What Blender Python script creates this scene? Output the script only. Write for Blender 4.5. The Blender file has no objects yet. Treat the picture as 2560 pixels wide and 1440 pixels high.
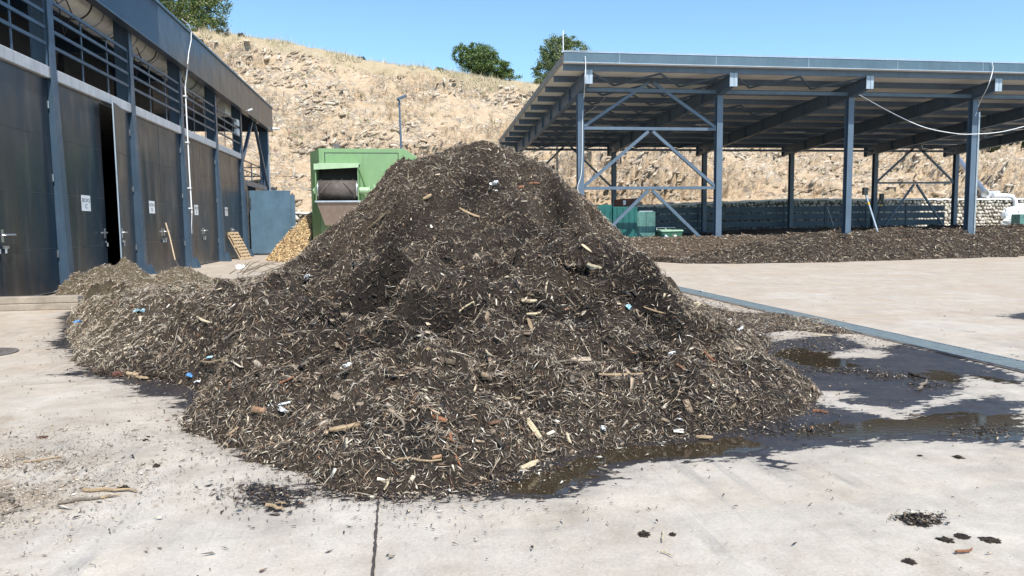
import bpy, bmesh, math, random
import numpy as np
from mathutils import Vector, Matrix
random.seed(7)
rng = np.random.default_rng(11)
S = bpy.context.scene
COL = S.collection

# ------------------------------------------------------------------ camera
FPX, CH = 1820.0, 1.6
_y, _p, _r = math.radians(8.7), math.radians(-4.97), 0.0113
cF = np.array([math.sin(_y)*math.cos(_p), math.cos(_y)*math.cos(_p), math.sin(_p)])
_R = np.array([math.cos(_y), -math.sin(_y), 0.0]); _U = np.cross(_R, cF)
cR = _R*math.cos(_r) - _U*math.sin(_r); cU = _U*math.cos(_r) + _R*math.sin(_r)
C0 = np.array([0, 0, CH])
cam = bpy.data.objects.new('camera', bpy.data.cameras.new('camera')); COL.objects.link(cam)
cam.matrix_world = Matrix([[cR[0], cU[0], -cF[0], 0], [cR[1], cU[1], -cF[1], 0], [cR[2], cU[2], -cF[2], CH], [0, 0, 0, 1]])
cam.data.sensor_width = 36; cam.data.lens = FPX/2560*36
cam.data.clip_start = .05; cam.data.clip_end = 4000
S.camera = cam

# ------------------------------------------------------------------ light
SUN = Vector((0.16, -0.60, 0.80)).normalized()
elev = math.asin(SUN.z); azim = math.atan2(SUN.x, SUN.y)
W = bpy.data.worlds.new('World'); S.world = W; W.use_nodes = True
nt = W.node_tree; bg = nt.nodes['Background']
sky = nt.nodes.new('ShaderNodeTexSky'); sky.sky_type = 'NISHITA'; sky.sun_disc = False
sky.sun_elevation = elev; sky.sun_rotation = azim
sky.air_density = 1.0; sky.dust_density = 0.7; sky.ozone_density = 2.2; sky.altitude = 300
tint = nt.nodes.new('ShaderNodeMix'); tint.data_type = 'RGBA'; tint.blend_type = 'MULTIPLY'; tint.inputs[0].default_value = 1
tint.inputs[7].default_value = (1.0, 1.19, 1.22, 1)      # the clear, slightly cyan blue of this sky
nt.links.new(sky.outputs[0], tint.inputs[6]); nt.links.new(tint.outputs[2], bg.inputs[0]); bg.inputs[1].default_value = 0.15
sl = bpy.data.lights.new('sun', 'SUN'); sl.energy = 5.0; sl.angle = math.radians(.53); sl.color = (1, .94, .85)
so = bpy.data.objects.new('sun', sl); COL.objects.link(so)
so.rotation_euler = SUN.to_track_quat('Z', 'Y').to_euler()
S.view_settings.view_transform = 'Standard'; S.view_settings.look = 'None'
S.view_settings.exposure = 0.28; S.view_settings.gamma = 1

# ------------------------------------------------------------------ helpers
def ray(u, v): return cF + cR*(u-1280)/FPX - cU*(v-720)/FPX
def onz(u, v, z=0.0):
    d = ray(u, v); return C0 + d*(z-CH)/d[2]
def ony(u, v, y):
    d = ray(u, v); return C0 + d*y/d[1]
def onx(u, v, x):
    d = ray(u, v); return C0 + d*x/d[0]

def hash2(ix, iy, s):
    n = (ix.astype(np.int64)*374761393 + iy.astype(np.int64)*668265263 + s*982451653) & 0xFFFFFFFF
    n = ((n ^ (n >> 13))*1274126177) & 0xFFFFFFFF
    n = ((n ^ (n >> 16))*2246822519) & 0xFFFFFFFF
    return ((n ^ (n >> 15)) & 0xFFFFFF)/float(0xFFFFFF)
def vnoise(x, y, s=0):
    x = np.asarray(x, float); y = np.asarray(y, float)
    ix = np.floor(x); iy = np.floor(y); fx = x-ix; fy = y-iy
    fx = fx*fx*(3-2*fx); fy = fy*fy*(3-2*fy); ix = ix.astype(np.int64); iy = iy.astype(np.int64)
    a = hash2(ix, iy, s); b = hash2(ix+1, iy, s); c = hash2(ix, iy+1, s); d = hash2(ix+1, iy+1, s)
    return (a*(1-fx)+b*fx)*(1-fy)+(c*(1-fx)+d*fx)*fy
def fbm(x, y, s=0, o=4, g=.5):
    r = 0; a = 1; t = 0
    for i in range(o):
        r = r+a*vnoise(x*2**i+13.7*i, y*2**i+7.1*i, s+i); t += a; a *= g
    return r/t
def cells(x, y, s=0):
    """voronoi: returns f1,f2 distance, per-cell randoms (3) and offset from its centre"""
    ix = np.floor(x).astype(np.int64); iy = np.floor(y).astype(np.int64)
    f1 = np.full(x.shape, 9.); f2 = np.full(x.shape, 9.); r = [np.zeros(x.shape) for _ in range(3)]
    dx = np.zeros(x.shape); dy = np.zeros(x.shape)
    for i in (-1, 0, 1):
        for j in (-1, 0, 1):
            cx = ix+i; cy = iy+j
            px = cx+.1+.8*hash2(cx, cy, s); py = cy+.1+.8*hash2(cx, cy, s+1)
            d = np.hypot(x-px, y-py); m = d < f1
            f2 = np.where(m, f1, np.minimum(f2, d)); f1 = np.where(m, d, f1)
            for k in range(3): r[k] = np.where(m, hash2(cx, cy, s+2+k), r[k])
            dx = np.where(m, x-px, dx); dy = np.where(m, y-py, dy)
    return f1, f2, r, dx, dy

class MB:
    def __init__(s): s.v = []; s.f = []
    def add(s, vs, fs):
        o = len(s.v); s.v += [tuple(p) for p in vs]; s.f += [tuple(i+o for i in f) for f in fs]
    def box(s, x0, x1, y0, y1, z0, z1):
        s.add([(x0,y0,z0),(x1,y0,z0),(x1,y1,z0),(x0,y1,z0),(x0,y0,z1),(x1,y0,z1),(x1,y1,z1),(x0,y1,z1)],
              [(3,2,1,0),(4,5,6,7),(0,1,5,4),(1,2,6,5),(2,3,7,6),(3,0,4,7)])
    def obox(s, c, ax, ay, az, hx, hy, hz):
        c = Vector(c); ax = Vector(ax)*hx; ay = Vector(ay)*hy; az = Vector(az)*hz
        s.add([c-ax-ay-az, c+ax-ay-az, c+ax+ay-az, c-ax+ay-az, c-ax-ay+az, c+ax-ay+az, c+ax+ay+az, c-ax+ay+az],
              [(3,2,1,0),(4,5,6,7),(0,1,5,4),(1,2,6,5),(2,3,7,6),(3,0,4,7)])
    def bar(s, a, b, w, h, up=(0,0,1)):
        a = Vector(a); b = Vector(b); d = (b-a); L = d.length; d.normalize(); up = Vector(up)
        if abs(d.dot(up)) > .98: up = Vector((0,1,0))
        x = d.cross(up).normalized(); u = x.cross(d)
        s.obox((a+b)/2, x, d, u, w/2, L/2, h/2)
    def tube(s, pts, r, n=8, cap=True):
        pts = [Vector(p) for p in pts]; R = r if isinstance(r, (list, tuple)) else [r]*len(pts)
        o = len(s.v); prev = None
        for i, p in enumerate(pts):
            d = (pts[min(i+1, len(pts)-1)]-pts[max(i-1, 0)]).normalized()
            if prev is None:
                x = d.orthogonal().normalized()
            else:
                x = (prev-d*prev.dot(d)).normalized()
            prev = x; y = d.cross(x)
            for k in range(n):
                a = 2*math.pi*k/n; s.v.append(tuple(p+(x*math.cos(a)+y*math.sin(a))*R[i]))
        for i in range(len(pts)-1):
            for k in range(n):
                s.f.append((o+i*n+k, o+i*n+(k+1) % n, o+(i+1)*n+(k+1) % n, o+(i+1)*n+k))
        if cap:
            s.f.append(tuple(o+k for k in range(n))[::-1]); s.f.append(tuple(o+(len(pts)-1)*n+k for k in range(n)))
    def prism(s, prof, y0, y1, ax='y'):
        n = len(prof)
        def P(a, b, t): return {'y': (a, t, b), 'x': (t, a, b), 'z': (a, b, t)}[ax]
        s.add([P(a, b, y0) for a, b in prof]+[P(a, b, y1) for a, b in prof],
              [tuple(range(n))[::-1], tuple(range(n, 2*n))]+[(i, (i+1) % n, n+(i+1) % n, n+i) for i in range(n)])
    def mesh(s, name):
        m = bpy.data.meshes.new(name); m.from_pydata(s.v, [], s.f); m.validate()
        bm = bmesh.new(); bm.from_mesh(m); bmesh.ops.recalc_face_normals(bm, faces=bm.faces); bm.to_mesh(m); bm.free()
        return m
    def build(s, name, mat, parent=None, smooth=False, bevel=0, loc=None):
        m = s.mesh(name); o = bpy.data.objects.new(name, m); COL.objects.link(o)
        if mat: m.materials.append(mat)
        if smooth: m.polygons.foreach_set('use_smooth', [True]*len(m.polygons))
        if bevel:
            b = o.modifiers.new('bevel', 'BEVEL'); b.width = bevel; b.segments = 1; b.limit_method = 'ANGLE'
        if parent: o.parent = parent
        if loc is not None: o.location = loc
        return o
def tag(o, label=None, cat=None, group=None, kind=None):
    if label: o['label'] = label
    if cat: o['category'] = cat
    if group: o['group'] = group
    if kind: o['kind'] = kind
    return o
def thing(name, label, cat, group=None):
    o = bpy.data.objects.new(name, None); COL.objects.link(o); o.empty_display_size = .2
    return tag(o, label, cat, group)
def npmesh(name, V, F, mat, parent=None, color=None, smooth=False, attrs=None):
    """V (n,3), F (m,k) numpy -> object ; color (m,3) per face"""
    m = bpy.data.meshes.new(name); n, k = F.shape
    m.vertices.add(len(V)); m.vertices.foreach_set('co', np.ascontiguousarray(V, np.float32).ravel())
    m.loops.add(n*k); m.loops.foreach_set('vertex_index', np.ascontiguousarray(F, np.int32).ravel())
    m.polygons.add(n); m.polygons.foreach_set('loop_start', np.arange(0, n*k, k, dtype=np.int32))
    m.polygons.foreach_set('loop_total', np.full(n, k, dtype=np.int32))
    if smooth: m.polygons.foreach_set('use_smooth', np.ones(n, bool))
    m.update(calc_edges=True)
    if color is not None:
        a = m.attributes.new('col', 'FLOAT_COLOR', 'FACE')
        a.data.foreach_set('color', np.concatenate([color, np.ones((n, 1))], 1).astype(np.float32).ravel())
    for kk, vv in (attrs or {}).items():
        a = m.attributes.new(kk, 'FLOAT', 'POINT'); a.data.foreach_set('value', np.asarray(vv, np.float32).ravel())
    m.materials.append(mat)
    o = bpy.data.objects.new(name, m); COL.objects.link(o)
    if parent: o.parent = parent
    return o
def gridmesh(name, xs, ys, Z, mat, smooth=True, attrs=None, XY=None, parent=None):
    X, Y = np.meshgrid(xs, ys) if XY is None else XY
    V = np.stack([X, Y, Z], -1).reshape(-1, 3); ny, nx = X.shape
    i = (np.arange(ny-1)[:, None]*nx+np.arange(nx-1)[None]).ravel()
    F = np.stack([i, i+1, i+nx+1, i+nx], 1)
    return npmesh(name, V, F, mat, parent, smooth=smooth, attrs=attrs)

# ------------------------------------------------------------------ materials
class NT:
    def __init__(s, name):
        s.m = bpy.data.materials.new(name); s.m.use_nodes = True; s.t = s.m.node_tree
        s.b = s.t.nodes['Principled BSDF']; s._co = None
    def n(s, t, **k):
        nd = s.t.nodes.new(t)
        for a, b in k.items(): setattr(nd, a, b)
        return nd
    def l(s, a, b): s.t.links.new(a, b)
    def pos(s):
        if not s._co: s._co = s.n('ShaderNodeNewGeometry').outputs['Position']
        return s._co
    def mapping(s, scale=(1,1,1), rot=(0,0,0), src=None):
        m = s.n('ShaderNodeMapping'); m.inputs['Scale'].default_value = scale; m.inputs['Rotation'].default_value = rot
        s.l(src or s.pos(), m.inputs[0]); return m.outputs[0]
    def noise(s, scale, det=4, rough=.55, vec=None, dist=0):
        n = s.n('ShaderNodeTexNoise'); n.inputs['Scale'].default_value = scale; n.inputs['Detail'].default_value = det
        n.inputs['Roughness'].default_value = rough; n.inputs['Distortion'].default_value = dist
        s.l(vec or s.pos(), n.inputs['Vector']); return n.outputs['Fac']
    def voro(s, scale, feat='F1', vec=None, out='Distance'):
        n = s.n('ShaderNodeTexVoronoi'); n.feature = feat; n.inputs['Scale'].default_value = scale
        s.l(vec or s.pos(), n.inputs['Vector']); return n.outputs[out]
    def ramp(s, src, stops, interp='LINEAR'):
        r = s.n('ShaderNodeValToRGB'); r.color_ramp.interpolation = interp; e = r.color_ramp.elements
        while len(e) < len(stops): e.new(.5)
        for i, (p, c) in enumerate(stops):
            e[i].position = p; e[i].color = (c, c, c, 1) if isinstance(c, (int, float)) else (*c, 1)
        s.l(src, r.inputs[0]); return r.outputs[0]
    def math(s, op, a, b=None, c=None, clamp=False):
        m = s.n('ShaderNodeMath'); m.operation = op; m.use_clamp = clamp
        for i, x in enumerate((a, b, c)):
            if x is None: continue
            if isinstance(x, (int, float)): m.inputs[i].default_value = x
            else: s.l(x, m.inputs[i])
        return m.outputs[0]
    def mix(s, fac, a, b, mode='MIX'):
        m = s.n('ShaderNodeMix'); m.data_type = 'RGBA'; m.blend_type = mode
        for i, x in ((0, fac), (6, a), (7, b)):
            if isinstance(x, (int, float)): m.inputs[i].default_value = x if i == 0 else (x, x, x, 1)
            elif isinstance(x, tuple): m.inputs[i].default_value = (*x, 1)
            else: s.l(x, m.inputs[i])
        return m.outputs[2]
    def attr(s, name, out='Fac'):
        a = s.n('ShaderNodeAttribute'); a.attribute_name = name; return a.outputs[out]
    def bump(s, h, strength=.3, dist=.02, nrm=None):
        b = s.n('ShaderNodeBump'); b.inputs['Strength'].default_value = strength; b.inputs['Distance'].default_value = dist
        s.l(h, b.inputs['Height'])
        if nrm: s.l(nrm, b.inputs['Normal'])
        s.l(b.outputs[0], s.b.inputs['Normal']); return b.outputs[0]
    def set(s, **k):
        for a, b in k.items():
            i = s.b.inputs[{'color': 'Base Color', 'rough': 'Roughness', 'metal': 'Metallic', 'spec': 'Specular IOR Level'}.get(a, a)]
            if isinstance(b, tuple): i.default_value = (*b, 1)
            elif isinstance(b, (int, float)): i.default_value = b
            else: s.l(b, i)
        return s

def surf(name, color, rough=.6, metal=0, var=.25, scale=3, bump=.1, spec=.5, streak=0, speck=0):
    """weathered plain surface"""
    t = NT(name); c = color; lo = tuple(x*(1-var) for x in c); hi = tuple(min(1, x*(1+var)) for x in c)
    n = t.noise(scale, 6, .65)
    col = t.ramp(n, [(.3, lo), (.7, hi)])
    if streak:
        st = t.noise(2.2, 4, .6, vec=t.mapping((6, 6, .35)))
        col = t.mix(t.math('MULTIPLY', t.ramp(st, [(.45, 0.), (.75, 1.)]), streak), col, tuple(min(1, x*2.4+.03) for x in c))
    if speck:
        sp = t.noise(60, 2, .5); col = t.mix(t.math('MULTIPLY', t.ramp(sp, [(.58, 0.), (.68, 1.)]), speck), col, tuple(x*.4 for x in c))
    t.set(color=col, metal=metal, spec=spec)
    t.set(rough=t.ramp(t.noise(scale*2.3, 4), [(.3, max(.02, rough-.1)), (.7, min(1, rough+.12))]))
    if bump: t.bump(t.noise(scale*8, 5, .6), bump, .02)
    return t.m
M = {}
M['steel'] = surf('blue_grey_steel_paint', (.082, .122, .172), .42, 0, .14, 1.5, .03, streak=.12)
M['bsteel'] = surf('shade_darkened_building_steel', (.050, .085, .13), .38, .1, .14, 1.5, .03, streak=.10)  # steel paint copied darker: the building's shade put into the colour
M['steel_lit'] = surf('sunlit_steel_copy', (.28, .35, .42), .45, 0, .12, 3, .03, streak=.2)  # paler copy of the steel paint: sun on plates and edges painted in
M['roofpanel'] = surf('cream_roof_sheet_underside', (.74, .71, .66), .55, 0, .06, .7, 0)
M['fascia'] = surf('shed_fascia_metal', (.070, .120, .160), .45, .05, .15, 1, .02, streak=.10)
M['trim'] = surf('zinc_trim', (.48, .53, .58), .35, .5, .12, 2, .02)
M['galv'] = surf('galvanised_steel', (.5, .52, .54), .35, .85, .18, 4, .05)
M['conc'] = surf('cast_concrete', (.46, .47, .49), .85, 0, .16, 2, .25, streak=.25, speck=.3)
M['kerb'] = surf('weathered_kerb_concrete', (.33, .285, .235), .9, 0, .25, 3, .4, speck=.6)
M['white'] = surf('white_plastic', (.78, .8, .82), .4, 0, .08, 6, .02)
M['offwhite'] = surf('white_sheet', (.8, .82, .84), .6, 0, .06, 3, .3)
M['black'] = surf('black_plastic', (.02, .022, .025), .45, 0, .2, 6, .02)
M['dark'] = surf('dark_interior_metal', (.03, .04, .055), .6, 0, .3, 1, .05)
M['green'] = surf('green_machine_paint', (.185, .315, .15), .4, 0, .09, 1.3, .02, streak=.06)
M['green_lt'] = surf('pale_green_paint', (.34, .48, .30), .45, 0, .1, 3, .02)  # paler green of hood, motor and bearing
M['rubber'] = surf('dusty_rubber_belt', (.10, .085, .075), .8, 0, .35, 5, .3, speck=.3)
M['hopper'] = surf('brown_dusty_hopper_steel', (.23, .175, .145), .5, .2, .2, 3, .05, streak=.1)
M['teal'] = surf('teal_container_paint', (.008, .105, .098), .5, 0, .18, 2, .04, streak=.05)
M['teal2'] = surf('faded_teal_cabinet', (.07, .17, .155), .6, 0, .45, 4, .08, streak=.25)
M['bin'] = surf('green_bin_plastic', (.045, .13, .085), .5, 0, .15, 5, .03)
M['bin_lid'] = surf('pale_green_bin_lid', (.22, .38, .27), .5, 0, .12, 5, .03)
M['rust'] = surf('rusty_steel', (.12, .055, .04), .8, .1, .5, 6, .3)
M['pallet'] = surf('pallet_wood', (.50, .37, .23), .8, 0, .25, 5, .3, streak=.2)
M['haft'] = surf('pale_wooden_handle', (.55, .43, .29), .6, 0, .2, 8, .1)
M['bluedoor'] = surf('blue_grey_door_paint', (.085, .15, .21), .38, 0, .2, 1.2, .03, streak=.05)
M['louver'] = surf('fence_slat_paint', (.05, .085, .12), .5, 0, .25, 2, .05)
M['duct'] = surf('spiral_duct_steel', (.78, .75, .69), .4, .2, .12, 3, .05)
M['yellow'] = surf('yellow_plastic', (.7, .42, .03), .5, 0, .1, 5, 0)
M['capstone'] = surf('pale_capping', (.72, .70, .66), .9, 0, .12, 3, .3)
M['bark'] = surf('tree_bark', (.10, .08, .06), .95, 0, .4, 8, .8)
M['iron'] = surf('cast_iron_cover', (.17, .15, .135), .75, .2, .3, 8, .3)

def door_mat():
    t = NT('dark_bronze_door_sheet')
    wide = t.noise(.55, 2, .5, vec=t.mapping((.1, 1.6, .22)))
    sm = t.noise(1.0, 3, .5, vec=t.mapping((.1, 2.6, .35)), dist=.25)
    dirt = t.noise(2.2, 6, .65)
    col = t.ramp(wide, [(.32, (.009, .028, .052)), (.5, (.020, .034, .050)), (.68, (.046, .044, .046))])  # blue to brown bands: sky and hill reflections painted into the colour
    col = t.mix(t.math('MULTIPLY', t.ramp(sm, [(.52, 0.), (.72, 1.)]), .42), col, (.14, .14, .15))  # pale vertical smears: blurred reflections painted in
    col = t.mix(t.math('MULTIPLY', t.ramp(dirt, [(.5, 0.), (.75, 1.)]), .12), col, (.12, .10, .085))
    pz = t.n('ShaderNodeSeparateXYZ'); t.l(t.pos(), pz.inputs[0])
    splash = t.math('MULTIPLY', t.ramp(t.math('ADD', t.math('MULTIPLY', pz.outputs[2], .8), t.math('MULTIPLY', dirt, .9)), [(.45, 1.), (1.0, 0.)]), .25)
    col = t.mix(splash, col, (.16, .13, .10))
    t.set(color=col, rough=t.ramp(t.noise(1.2, 3), [(.3, .28), (.75, .42)]), metal=.2, spec=.6)
    t.bump(t.noise(.8, 1, .5, vec=t.mapping((.1, 1.2, .5))), .25, .25)
    return t.m
M['door'] = door_mat()
def fascia_dark():
    t = NT('building_fascia_sheet')
    col = t.ramp(t.noise(.25, 3), [(.3, (.022, .048, .080)), (.7, (.062, .066, .074))])  # blue to brown-grey tones carry the sky reflection as colour
    t.set(color=col, rough=.33, metal=.3, spec=.6); t.bump(t.noise(.9, 2, .5, vec=t.mapping((.3, 1, 1.2))), .25, .2); return t.m
M['bfascia'] = fascia_dark()

def rib_mat():  # perforated/ribbed cladding near end; its blue is sky reflection put into the colour
    t = NT('perforated_sky_tinted_cladding')
    col = t.ramp(t.noise(.4, 3), [(.3, (.014, .055, .11)), (.7, (.024, .075, .14))])
    w = t.n('ShaderNodeTexWave'); w.inputs['Scale'].default_value = 12; w.bands_direction = 'Z'; t.l(t.pos(), w.inputs[0])
    t.set(color=col, rough=.4, metal=.2); t.bump(w.outputs['Fac'], .5, .02); return t.m
M['rib'] = rib_mat()

def chip_mat(name, rough=.75):
    t = NT(name); c = t.attr('col', 'Color')
    g = t.noise(38, 3, .6, vec=t.mapping((1, 1, 1)))
    c2 = t.mix(1.0, c, t.ramp(g, [(.3, .72), (.7, 1.28)]), 'MULTIPLY')
    t.set(color=c2, rough=rough, spec=.35); return t.m
M['chips'] = chip_mat('shredded_wood_and_bark'); M['straw'] = chip_mat('dry_straw', .7)
def leaf_mat():
    t = NT('leaf'); c = t.attr('col', 'Color'); t.set(color=c, rough=.5, spec=.4)
    tr = t.n('ShaderNodeBsdfTranslucent'); t.l(t.mix(1., c, (1.5, 1.6, .9), 'MULTIPLY'), tr.inputs[0])
    mx = t.n('ShaderNodeMixShader'); mx.inputs[0].default_value = .42; t.l(t.b.outputs[0], mx.inputs[1]); t.l(tr.outputs[0], mx.inputs[2])
    t.l(mx.outputs[0], t.t.nodes['Material Output'].inputs[0]); return t.m
M['leaf'] = leaf_mat()
def soil_mat(name, lo, hi):
    t = NT(name); n = t.noise(14, 8, .75); f = t.voro(26)
    col = t.ramp(n, [(.3, lo), (.62, hi), (.8, tuple(x*1.7 for x in hi))])
    t.set(color=col, rough=.9, spec=.2); t.bump(t.math('ADD', n, f), .9, .04); return t.m
M['compost'] = soil_mat('dark_damp_compost', (.016, .012, .010), (.085, .064, .047))
def pile_base():
    t = NT('matted_compost'); n = t.noise(30, 6, .8); n2 = t.noise(90, 3, .7)
    fib = t.noise(24, 5, .75, vec=t.mapping((1, .25, 1), (0, 0, .6)), dist=1.5)
    dry = t.ramp(t.math('ADD', t.math('MULTIPLY', n, .5), t.math('MULTIPLY', fib, .5)), [(.34, (.014, .011, .009)), (.50, (.085, .062, .046)), (.66, (.26, .20, .145))])
    darkc = t.ramp(n, [(.35, (.007, .006, .006)), (.65, (.055, .043, .035))])  # near-black tone: hollow shade put into the colour, and damp patches
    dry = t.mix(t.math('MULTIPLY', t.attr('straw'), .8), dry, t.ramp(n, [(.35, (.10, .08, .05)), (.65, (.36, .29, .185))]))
    t.set(color=t.mix(t.attr('dark'), dry, darkc), rough=.9, spec=.25); t.bump(t.math('ADD', n, n2), 1.0, .05); return t.m
M['pilebase'] = pile_base()
M['browncompost'] = soil_mat('dry_brown_compost', (.05, .036, .026), (.13, .095, .068))
M['strawbase'] = soil_mat('matted_straw', (.28, .20, .10), (.60, .46, .25))
def wood_mat(name, c):
    t = NT(name); oc = t.n('ShaderNodeTexCoord').outputs['Object']
    g = t.noise(7, 6, .7, vec=t.mapping((1, 9, 9), src=oc)); 
    t.set(color=t.ramp(g, [(.3, tuple(x*.55 for x in c)), (.55, c), (.75, tuple(min(1, x*1.25) for x in c))]), rough=.8)
    t.bump(g, .8, .02); return t.m
M['wood_pale'] = wood_mat('pale_splintered_wood', (.60, .50, .33))
M['wood_tan'] = wood_mat('tan_wood', (.42, .30, .18))
M['wood_red'] = wood_mat('reddish_bark_wood', (.30, .13, .065))
M['wood_grey'] = wood_mat('grey_weathered_branch', (.22, .18, .14))
M['plastic_blue'] = surf('blue_film_scrap', (.12, .30, .62), .35, 0, .3, 30, .2)
M['plastic_lblue'] = surf('light_blue_film_scrap', (.38, .60, .70), .4, 0, .25, 30, .2)

# ------------------------------------------------------------------ ground
def poly_sdf(X, Y, P):
    """signed distance (positive inside) to polygon P"""
    P = np.asarray(P, float); d = np.full(X.shape, 1e9); ins = np.zeros(X.shape, bool)
    for i in range(len(P)):
        a = P[i]; b = P[(i+1) % len(P)]; e = b-a; L = (e@e)+1e-12
        t = np.clip(((X-a[0])*e[0]+(Y-a[1])*e[1])/L, 0, 1)
        d = np.minimum(d, np.hypot(X-a[0]-t*e[0], Y-a[1]-t*e[1]))
        c = ((a[1] > Y) != (b[1] > Y)) & (X < (b[0]-a[0])*(Y-a[1])/(b[1]-a[1]+1e-12)+a[0]); ins ^= c
    return np.where(ins, d, -d)
def gp(pts): return np.array([onz(u, v)[:2] for u, v in pts])

FOOT = np.concatenate([gp([(165,835),(185,880),(215,915),(270,932),(340,940),(420,952),(490,965),(520,1000),(488,1050),(540,1092),(620,1130),(700,1155),(790,1180),(825,1215),(900,1238),(1000,1247),(1100,1234),(1220,1226),(1300,1190),(1340,1162),(1420,1128),(1560,1108),(1700,1098),(1850,1065),(2040,1030),(1985,965),(1955,900),(1905,835),(1825,800),(1762,762)]),
    np.array([(5.5,14.5),(4.9,16.2),(3.7,17.8),(1.6,19.2),(-1.5,19.4),(-3.2,18.6),(-4.4,18.0)]),
    gp([(560,700),(470,700),(400,700)]), np.array([(-8.3,22.5),(-8.35,19.6),(-7.7,17.6),(-6.6,16.4),(-6.2,14.6)])])
ISLE = gp([(1760,765),(1850,782),(1950,785),(2050,800),(2120,822),(2160,838),(2080,836),(1990,830),(1900,840),(1830,815)])
WET = [gp(p) for p in (
    [(120,855),(165,840),(400,850),(700,1000),(900,1150),(700,1180),(690,1165),(560,1120),(520,1100),(470,1075),(475,1040),(440,1020),(460,1000),(335,990),(345,978),(300,955),(240,945),(130,935),(215,925),(180,885),(125,862)],
    [(690,1150),(840,1170),(830,1240),(905,1248),(1000,1262),(1130,1245),(1200,1243),(1370,1250),(1420,1235),(1490,1200),(1620,1165),(1760,1150),(1880,1155),(1950,1170),(1960,1140),(2080,1120),(2200,1100),(2330,1105),(2560,1110),(2560,1010),(2480,985),(2390,1000),(2300,1020),(2260,1050),(2160,1030),(2060,1010),(2100,985),(2040,985),(2120,1010),(2260,1025),(2400,985),(2420,940),(2560,965),(2560,945),(2400,890),(2250,862),(2180,870),(2080,835),(1950,850),(1850,860),(1800,900),(1700,1000),(1400,1080),(1100,1150),(900,1150)],
    [(590,1225),(640,1205),(700,1215),(740,1240),(735,1275),(700,1285),(640,1265),(610,1250)],
    [(2500,790),(2560,780),(2700,790),(2700,805),(2560,800)])]
DRY = [gp(p) for p in ([(1990,972),(2110,978),(2130,992),(2080,1002),(2010,994)], [(2060,880),(2160,875),(2220,880),(2200,895),(2090,893)])]
POOL = [gp(p) for p in (
    [(1240,1215),(1330,1175),(1420,1145),(1560,1115),(1740,1105),(1850,1095),(1960,1120),(1880,1135),(1700,1145),(1560,1160),(1480,1190),(1400,1225),(1330,1235)],
    [(2300,940),(2330,925),(2420,935),(2560,955),(2560,975),(2450,965),(2350,955)],
    [(1940,880),(2000,870),(2120,890),(2150,915),(2060,925),(1960,905)],
    [(1900,1090),(2050,1062),(2250,1040),(2400,1030),(2620,1035),(2620,1110),(2480,1100),(2300,1090),(2100,1100)])]
DIRT = gp([(0,1010),(60,1040),(110,1090),(150,1180),(340,1210),(320,1260),(180,1290),(80,1330),(0,1350),(-700,1440),(-700,950)])

gx = np.concatenate([[-900,-400,-150,-60,-30,-20,-14], np.arange(-10, 13, .09), [14,17,21,26,32,45,70,150,400,900]])
gy = np.concatenate([[-900,-300,-100,-40,-15,-5,0,1,2], np.arange(2.6, 14, .08), np.arange(14, 24, .25), [26,30,36,44,60,100,200,500,1200]])
X, Y = np.meshgrid(gx, gy)
nz = (fbm(X*1.6, Y*1.6, 3, 3)-.5)*.35
wet = np.full(X.shape, -9.); near = (np.abs(X) < 14) & (Y > 2) & (Y < 26)
w = np.maximum.reduce([poly_sdf(X[near], Y[near], p) for p in WET]+[np.minimum(.14, poly_sdf(X[near], Y[near], FOOT)+.08)])
for p in DRY: w = np.minimum(w, -poly_sdf(X[near], Y[near], p))
wet[near] = np.clip(w, -2, 1)
pool = np.full(X.shape, -9.); pool[near] = np.clip(np.maximum.reduce([poly_sdf(X[near], Y[near], p) for p in POOL]), -2, 1)
dirt = np.full(X.shape, -9.); dirt[near] = np.clip(poly_sdf(X[near], Y[near], DIRT), -2, 1)
GZ = (fbm(X*.35, Y*.35, 5, 2)-.5)*.012*near
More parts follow.
